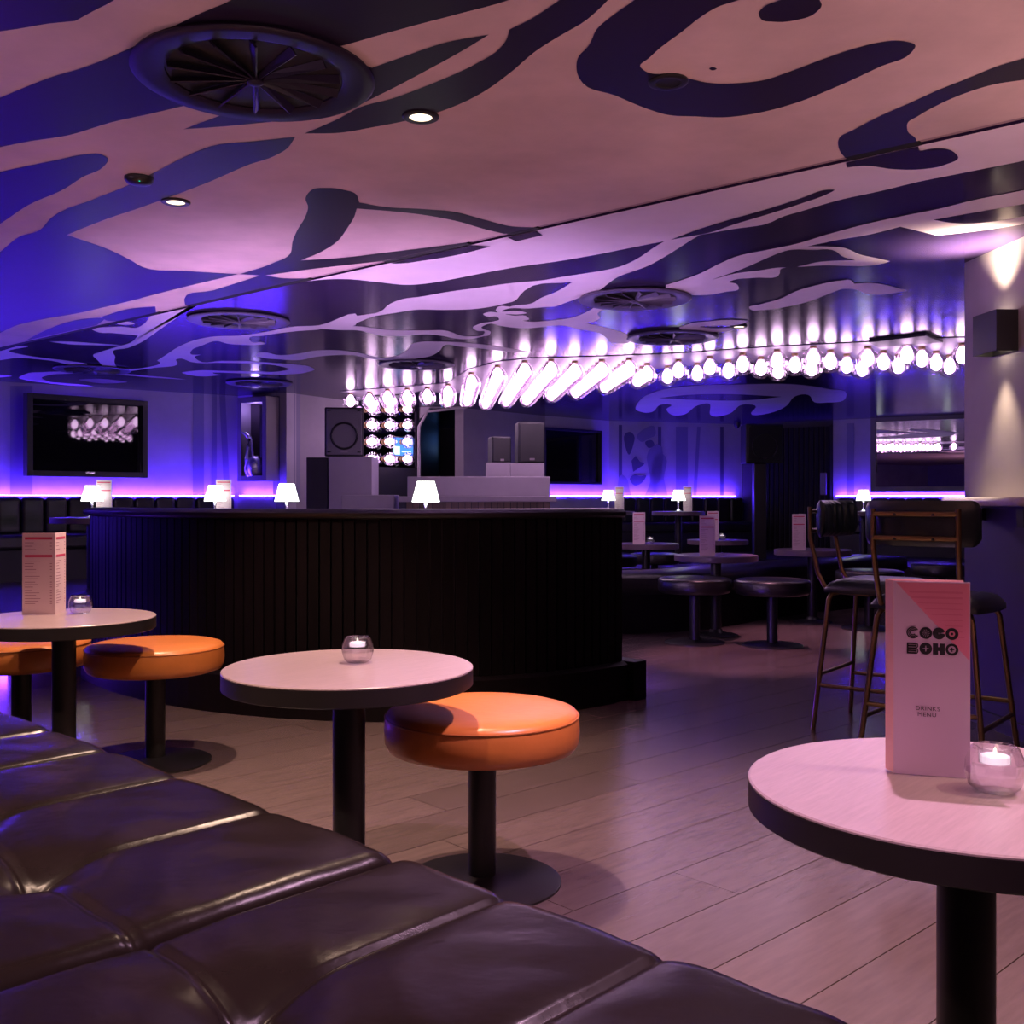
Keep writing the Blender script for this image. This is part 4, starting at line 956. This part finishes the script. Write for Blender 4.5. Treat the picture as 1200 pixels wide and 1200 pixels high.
# bold round lettering built from discs and bars
def ring(mb, cx, cz, r, r2, a0=0, a1=2*PI, y=-0.0022, n=28):
    vs = []; fs = []
    for k in range(n+1):
        a = a0+(a1-a0)*k/n; vs += [(cx+r*math.cos(a), y, cz+r*math.sin(a)), (cx+r2*math.cos(a), y, cz+r2*math.sin(a))]
    for k in range(n): fs.append((2*k, 2*k+1, 2*k+3, 2*k+2))
    mb.add(vs, fs)
def rect(mb, x0, z0, x1, z1, y=-0.0022): mb.add([(x0, y, z0), (x1, y, z0), (x1, y, z1), (x0, y, z1)], [(0, 1, 2, 3)])
lr = W_*0.083; zA = H_*0.735; zB = H_*0.655; xs = [W_*0.255, W_*0.425, W_*0.595, W_*0.765]
def letters():
    L1 = []
    for ch, x, z, st in (('C', xs[0], zA, 0), ('O', xs[1], zA, 1), ('C', xs[2], zA, 2), ('O', xs[3], zA, 3), ('B', xs[0], zB, 4), ('O', xs[1], zB, 5), ('H', xs[2], zB, 6), ('O', xs[3], zB, 7)):
        b = MB()
        if ch == 'C' and st == 0:
            for r, r2 in ((1, .80), (.72, .56), (.48, .30)): ring(b, x, z, lr*r, lr*r2, 0.55, 2*PI-0.55)
        elif ch == 'C': ring(b, x, z, lr, lr*0.12, 0.30, 2*PI-0.06)
        elif st == 1:
            ring(b, x, z, lr, lr*0.62)
            for k in range(12): ring(b, x, z, lr*0.66, lr*0.10, k*PI/6, k*PI/6+0.34, n=3)
        elif st == 3: ring(b, x, z, lr, lr*0.48); ring(b, x, z, lr*0.2, 0.0002)
        elif st == 5:
            vs = []; n = 32
            for k in range(n):
                a = 2*PI*k/n; rr = lr*(0.16+0.36*abs(math.cos(2*a))**4) ; vs += [(x+lr*math.cos(a), -0.0022, z+lr*math.sin(a)), (x+rr*math.cos(a), -0.0022, z+rr*math.sin(a))]
            b.add(vs, [(2*k, 2*k+1, (2*k+3) % (2*n), (2*k+2) % (2*n)) for k in range(n)])
        elif st == 7: ring(b, x, z, lr, lr*0.60); rect(b, x-lr*0.36, z-lr*0.09, x+lr*0.36, z+lr*0.09); rect(b, x-lr*0.09, z-lr*0.36, x+lr*0.09, z+lr*0.36, -0.0023)
        elif ch == 'H': rect(b, x-lr*0.95, z-lr*0.95, x-lr*0.12, z+lr*0.95); rect(b, x+lr*0.12, z-lr*0.95, x+lr*0.95, z+lr*0.95); rect(b, x-lr*0.2, z-lr*0.34, x+lr*0.2, z+lr*0.34, -0.0023)
        else:
            for k in range(5): rect(b, x-lr*0.95, z+lr*(-0.95+k*0.40), x+lr*0.45, z+lr*(-0.95+k*0.40+0.28))
            for s_ in (-1, 1): ring(b, x+lr*0.40, z+s_*lr*0.46, lr*0.50, lr*0.34, -PI/2, PI/2, -0.0023, 10); ring(b, x+lr*0.40, z+s_*lr*0.46, lr*0.22, lr*0.02, -PI/2, PI/2, -0.0023, 10)
            rect(b, x-lr*0.95, z-lr*0.95, x-lr*0.70, z+lr*0.93, -0.0024)
        b.obj('letter', 'ink', fp)
letters()
text_obj('DRINKS', 0.0088, 'ink', fp, (W_*0.45, -0.0020, H_*0.345), (PI/2, 0, 0), 0.0, sx=1.05)
text_obj('MENU', 0.0088, 'ink', fp, (W_*0.44, -0.0020, H_*0.314), (PI/2, 0, 0), 0.0, sx=1.05)

def make_candle(label):
    t = thing('candle_holder', label, 'candle')
    n = 12; prof = [(0.026, 0.0), (0.036, 0.008), (0.042, 0.028), (0.041, 0.045), (0.034, 0.062), (0.030, 0.066), (0.024, 0.064), (0.023, 0.041), (0.0, 0.041)]
    MB().lathe([(0.0, 0.0)]+prof, n).obj('glass', 'candle_glass', t, 15)
    MB().lathe([(0, 0.0418), (0.0205, 0.0418), (0.0205, 0.051), (0.018, 0.052), (0, 0.052)], 20).obj('tealight', 'wax', t, 40)
    MB().lathe([(0.0, 0.052), (0.003, 0.055), (0.0025, 0.059), (0, 0.064)], 8).obj('flame', 'downlight_disc', t, 60)
    return t
c1 = make_candle('lit glass candle holder alone on the pale table'); p = pz(419, 776, TH); c1.location = (p.x, p.y, zt)
for x, y, tb, lab in ((1166, 927, None, 'lit glass candle holder beside the large drinks menu'), (94, 719, None, 'lit glass candle holder beside the price list menu')):
    p = pz(x, y, TH); dup(c1, (p.x, p.y, zt), 0.3, lab)
for x, tb, lab in ((762, TA_, 'lit glass candle holder on the far table right of the booth end'), (846, TC_, 'lit glass candle holder on the table behind the low round bench')):
    d = tb.location.y-0.02; dup(c1, ((x-600)/F*d, d, zt), 0, lab)

# ------------------------------------------------------------------ BAR STOOLS
def make_barstool(label, loc, rz):
    """faces +y locally; seat 0.67 m, back top 1.03 m"""
    t = thing('bar_stool', label, 'bar stool', loc, rz, 'bar stools at the marble ledge')
    zs = 0.665
    # seat pad with ribs
    m = MB(); n = 26; vs = []; fs = []
    nx, ny = 29, 15; w2, d2 = 0.205, 0.20
    for i in range(nx):
        for j in range(ny):
            x = -1+2*i/(nx-1); y = -1+2*j/(ny-1)
            e = (abs(x)**4+abs(y)**4); k = 1.0
            sx = x*math.sqrt(1-0.22*y*y); sy = y*math.sqrt(1-0.22*x*x)
            edge = max(0.0, 1-max(abs(x), abs(y))**6)
            z = zs-0.03+0.045*edge+0.004*abs(math.sin(x*PI*4))*edge
            vs.append((sx*w2*1.08, sy*d2*1.08, z))
    for i in range(nx-1):
        for j in range(ny-1): fs.append((i*ny+j, (i+1)*ny+j, (i+1)*ny+j+1, i*ny+j+1))
    base = len(vs); vs2 = [(v[0], v[1], zs-0.045) for v in vs]
    bd = [(i, 0) for i in range(nx)]+[(nx-1, j) for j in range(1, ny)]+[(i, ny-1) for i in range(nx-2, -1, -1)]+[(0, j) for j in range(ny-2, 0, -1)]
    ring_ = [i*ny+j for i, j in bd]; nb_ = len(ring_)
    allv = vs+[vs2[k] for k in ring_]
    for k in range(nb_): fs.append((ring_[k], ring_[(k+1) % nb_], base+(k+1) % nb_, base+k))
    fs.append(tuple(base+k for k in range(nb_)))
    m.add(allv, fs).obj('seat_pad', 'leather_green', t, 60)
    # backrest, curved, ribbed on the front (+y)
    m = MB(); vs = []; fs = []; nx, nz = 41, 9; hw = 0.215; z0, z1 = 0.865, 1.035
    def bp(u, v, front):
        ang = u*0.62; R = 0.36
        x = R*math.sin(ang)*1.02; y = -0.225+0.02*0+R*(1-math.cos(ang))*0.9
        cr = max(0.0, 1-abs(u)**8); e = max(0.0, 1-abs(2*v-1)**5)
        th = 0.030*math.sqrt(cr*e+0.02)
        if front: th += 0.011*abs(math.sin(u*PI*4.5))*cr*e
        zc = z0+(z1-z0)*(0.5+(v-0.5)*(1 if abs(u) < 0.86 else 1-0.35*((abs(u)-0.86)/0.14)**2))
        return (x, y+(th if front else -th*0.55)-0.03, zc)
    for f in (True, False):
        for i in range(nx):
            for j in range(nz): vs.append(bp(-1+2*i/(nx-1), j/(nz-1), f))
    N1 = nx*nz
    for i in range(nx-1):
        for j in range(nz-1):
            q = (i*nz+j, (i+1)*nz+j, (i+1)*nz+j+1, i*nz+j+1); fs.append(q); fs.append(tuple(N1+k for k in q[::-1]))
    bd = [(i, 0) for i in range(nx)]+[(nx-1, j) for j in range(1, nz)]+[(i, nz-1) for i in range(nx-2, -1, -1)]+[(0, j) for j in range(nz-2, 0, -1)]
    r_ = [i*nz+j for i, j in bd]
    for k in range(len(r_)): a_, b_ = r_[k], r_[(k+1) % len(r_)]; fs.append((a_, b_, N1+b_, N1+a_))
    bk = m.add(vs, fs).obj('backrest', 'leather_green', t, 60)
    # brass frame
    for s_ in (-1, 1):
        bx = 0.155
        MB().tube([(s_*bx, -0.272, 1.005), (s_*bx, -0.27, 0.86), (s_*0.150, -0.235, 0.70), (s_*0.150, -0.205, 0.645), (s_*0.150, -0.17, 0.622), (s_*0.15, 0.0, 0.615)], 0.0105, 10).obj('back_post', 'brass', t, 60)
    for z in (0.985, 0.895):
        MB().tube([(-0.155, -0.272, z), (0, -0.276, z), (0.155, -0.272, z)], 0.010, 8).obj('back_rail', 'brass', t, 60)
        for s_ in (-1, 1): MB().lathe([(0, 0.004), (0.006, 0.0), (0.006, -0.006)], 8).obj('screw', 'metal_black', bk, loc=(s_*0.07, -0.285, z))
    for s_ in (-1, 1):
        MB().tube([(s_*0.235, -0.225, 0.0), (s_*0.175, -0.175, 0.585), (s_*0.165, -0.165, 0.61), (s_*0.150, -0.14, 0.62), (s_*0.12, -0.10, 0.62)], 0.011, 10).obj('leg', 'brass', t, 60)
        MB().tube([(s_*0.235, 0.225, 0.0), (s_*0.175, 0.175, 0.585), (s_*0.165, 0.165, 0.61), (s_*0.150, 0.14, 0.62), (s_*0.12, 0.10, 0.62)], 0.011, 10).obj('leg', 'brass', t, 60)
    MB().tube([(-0.14, -0.14, 0.62), (0.14, -0.14, 0.62), (0.14, 0.14, 0.62), (-0.14, 0.14, 0.62)], 0.010, 8, True).obj('seat_frame', 'brass', t, 60)
    k = 0.2; f = 0.235-0.06*k/0.585*1.0
    for z, e in ((0.20, ((-1, -1), (-1, 1))), (0.20, ((1, -1), (1, 1))), (0.25, ((-1, 1), (1, 1))), (0.25, ((-1, -1), (1, -1)))):
        r0 = 0.235-0.06*z/0.585; r1 = 0.225-0.05*z/0.585
        MB().tube([(e[0][0]*r0, e[0][1]*r1, z), (e[1][0]*r0, e[1][1]*r1, z)], 0.009, 8).obj('stretcher', 'brass', t, 60)
    return t
bs1 = make_barstool('brass framed bar stool showing its ribbed dark green front', ((1032-600)/F*4.75, 4.75, 0), -math.radians(128))
bs2 = make_barstool('brass framed bar stool seen from behind with two brass back rails', (1.66, 4.05, 0), -math.radians(40))

# ------------------------------------------------------------------ SCONCE and MARBLE LEDGE on the pillar
pt = (P1-P0).normalized(); pn = Vector((-1, 0)) if True else None
pn = Vector((pt.y, -pt.x)); pn = pn if pn.x < 0 else -pn
def on_pillar(al, out, z): q = P0+pt*al+pn*out; return Vector((q.x, q.y, z))
zs_ = E+(585-390)*4.6/F
ang = math.atan2(pt.y, pt.x)
sc = thing('wall_light', 'black up and down wall light on the plaster pillar', 'light', on_pillar(0.36, 0.0, zs_), ang)
loc_n = 1 if Vector((-math.sin(ang), math.cos(ang))).dot(pn) > 0 else -1
for nm, c, sz in (('face', (0, loc_n*0.097, 0), (0.20, 0.006, 0.18)), ('side', (-0.097, loc_n*0.05, 0), (0.006, 0.09, 0.18)), ('side', (0.097, loc_n*0.05, 0), (0.006, 0.09, 0.18)), ('back_plate', (0, loc_n*0.004, 0), (0.20, 0.008, 0.18)), ('divider', (0, loc_n*0.05, 0), (0.19, 0.085, 0.10))):
    MB().box(c, sz).obj(nm, 'metal_black', sc, bevel=0.002)
for s_ in (-1, 1):
    MB().lathe([(0, 0), (0.03, 0), (0.03, 0.006), (0, 0.006)], 20).obj('lens', 'sconce_disc', sc, loc=(0, loc_n*0.05, s_*0.056-0.003))
    lamp('sconce_beam', 'SPOT', (0, loc_n*0.08, s_*0.068), SCONCE*(6.0 if s_ > 0 else 0.8), (1.0, 0.76, 0.52), sc, rot=(0 if s_ < 0 else PI-loc_n*0.35, 0, 0), spot_size=1.75 if s_ > 0 else 1.0, spot_blend=1.0, shadow_soft_size=0.025)
lg = thing('marble_ledge', 'pale marble drinks ledge on the pillar above the bar stools', 'shelf')
a_, b_ = on_pillar(0.05, 0, 0), on_pillar(0.80, 0, 0)
poly = []
for al, out in ((0.05, 0.0), (0.06, 0.12), (0.09, 0.165), (0.14, 0.18), (0.76, 0.18), (0.80, 0.15), (0.80, 0.0)):
    q = on_pillar(al, out, 0); poly.append((q.x, q.y))
MB().prism(poly, E-0.030, E+0.008).obj('slab', 'marble', lg, bevel=0.017, segs=4, smooth=60)
q = on_pillar(0.72, 0.075, E-0.079); MB().box((0, 0, 0), (0.05, 0.14, 0.075)).obj('bracket', 'metal_black', lg, loc=q, rz=ang)
q = on_pillar(0.18, 0.06, E-0.069); MB().box((0, 0, 0), (0.05, 0.11, 0.055)).obj('bracket', 'metal_black', lg, loc=q, rz=ang)
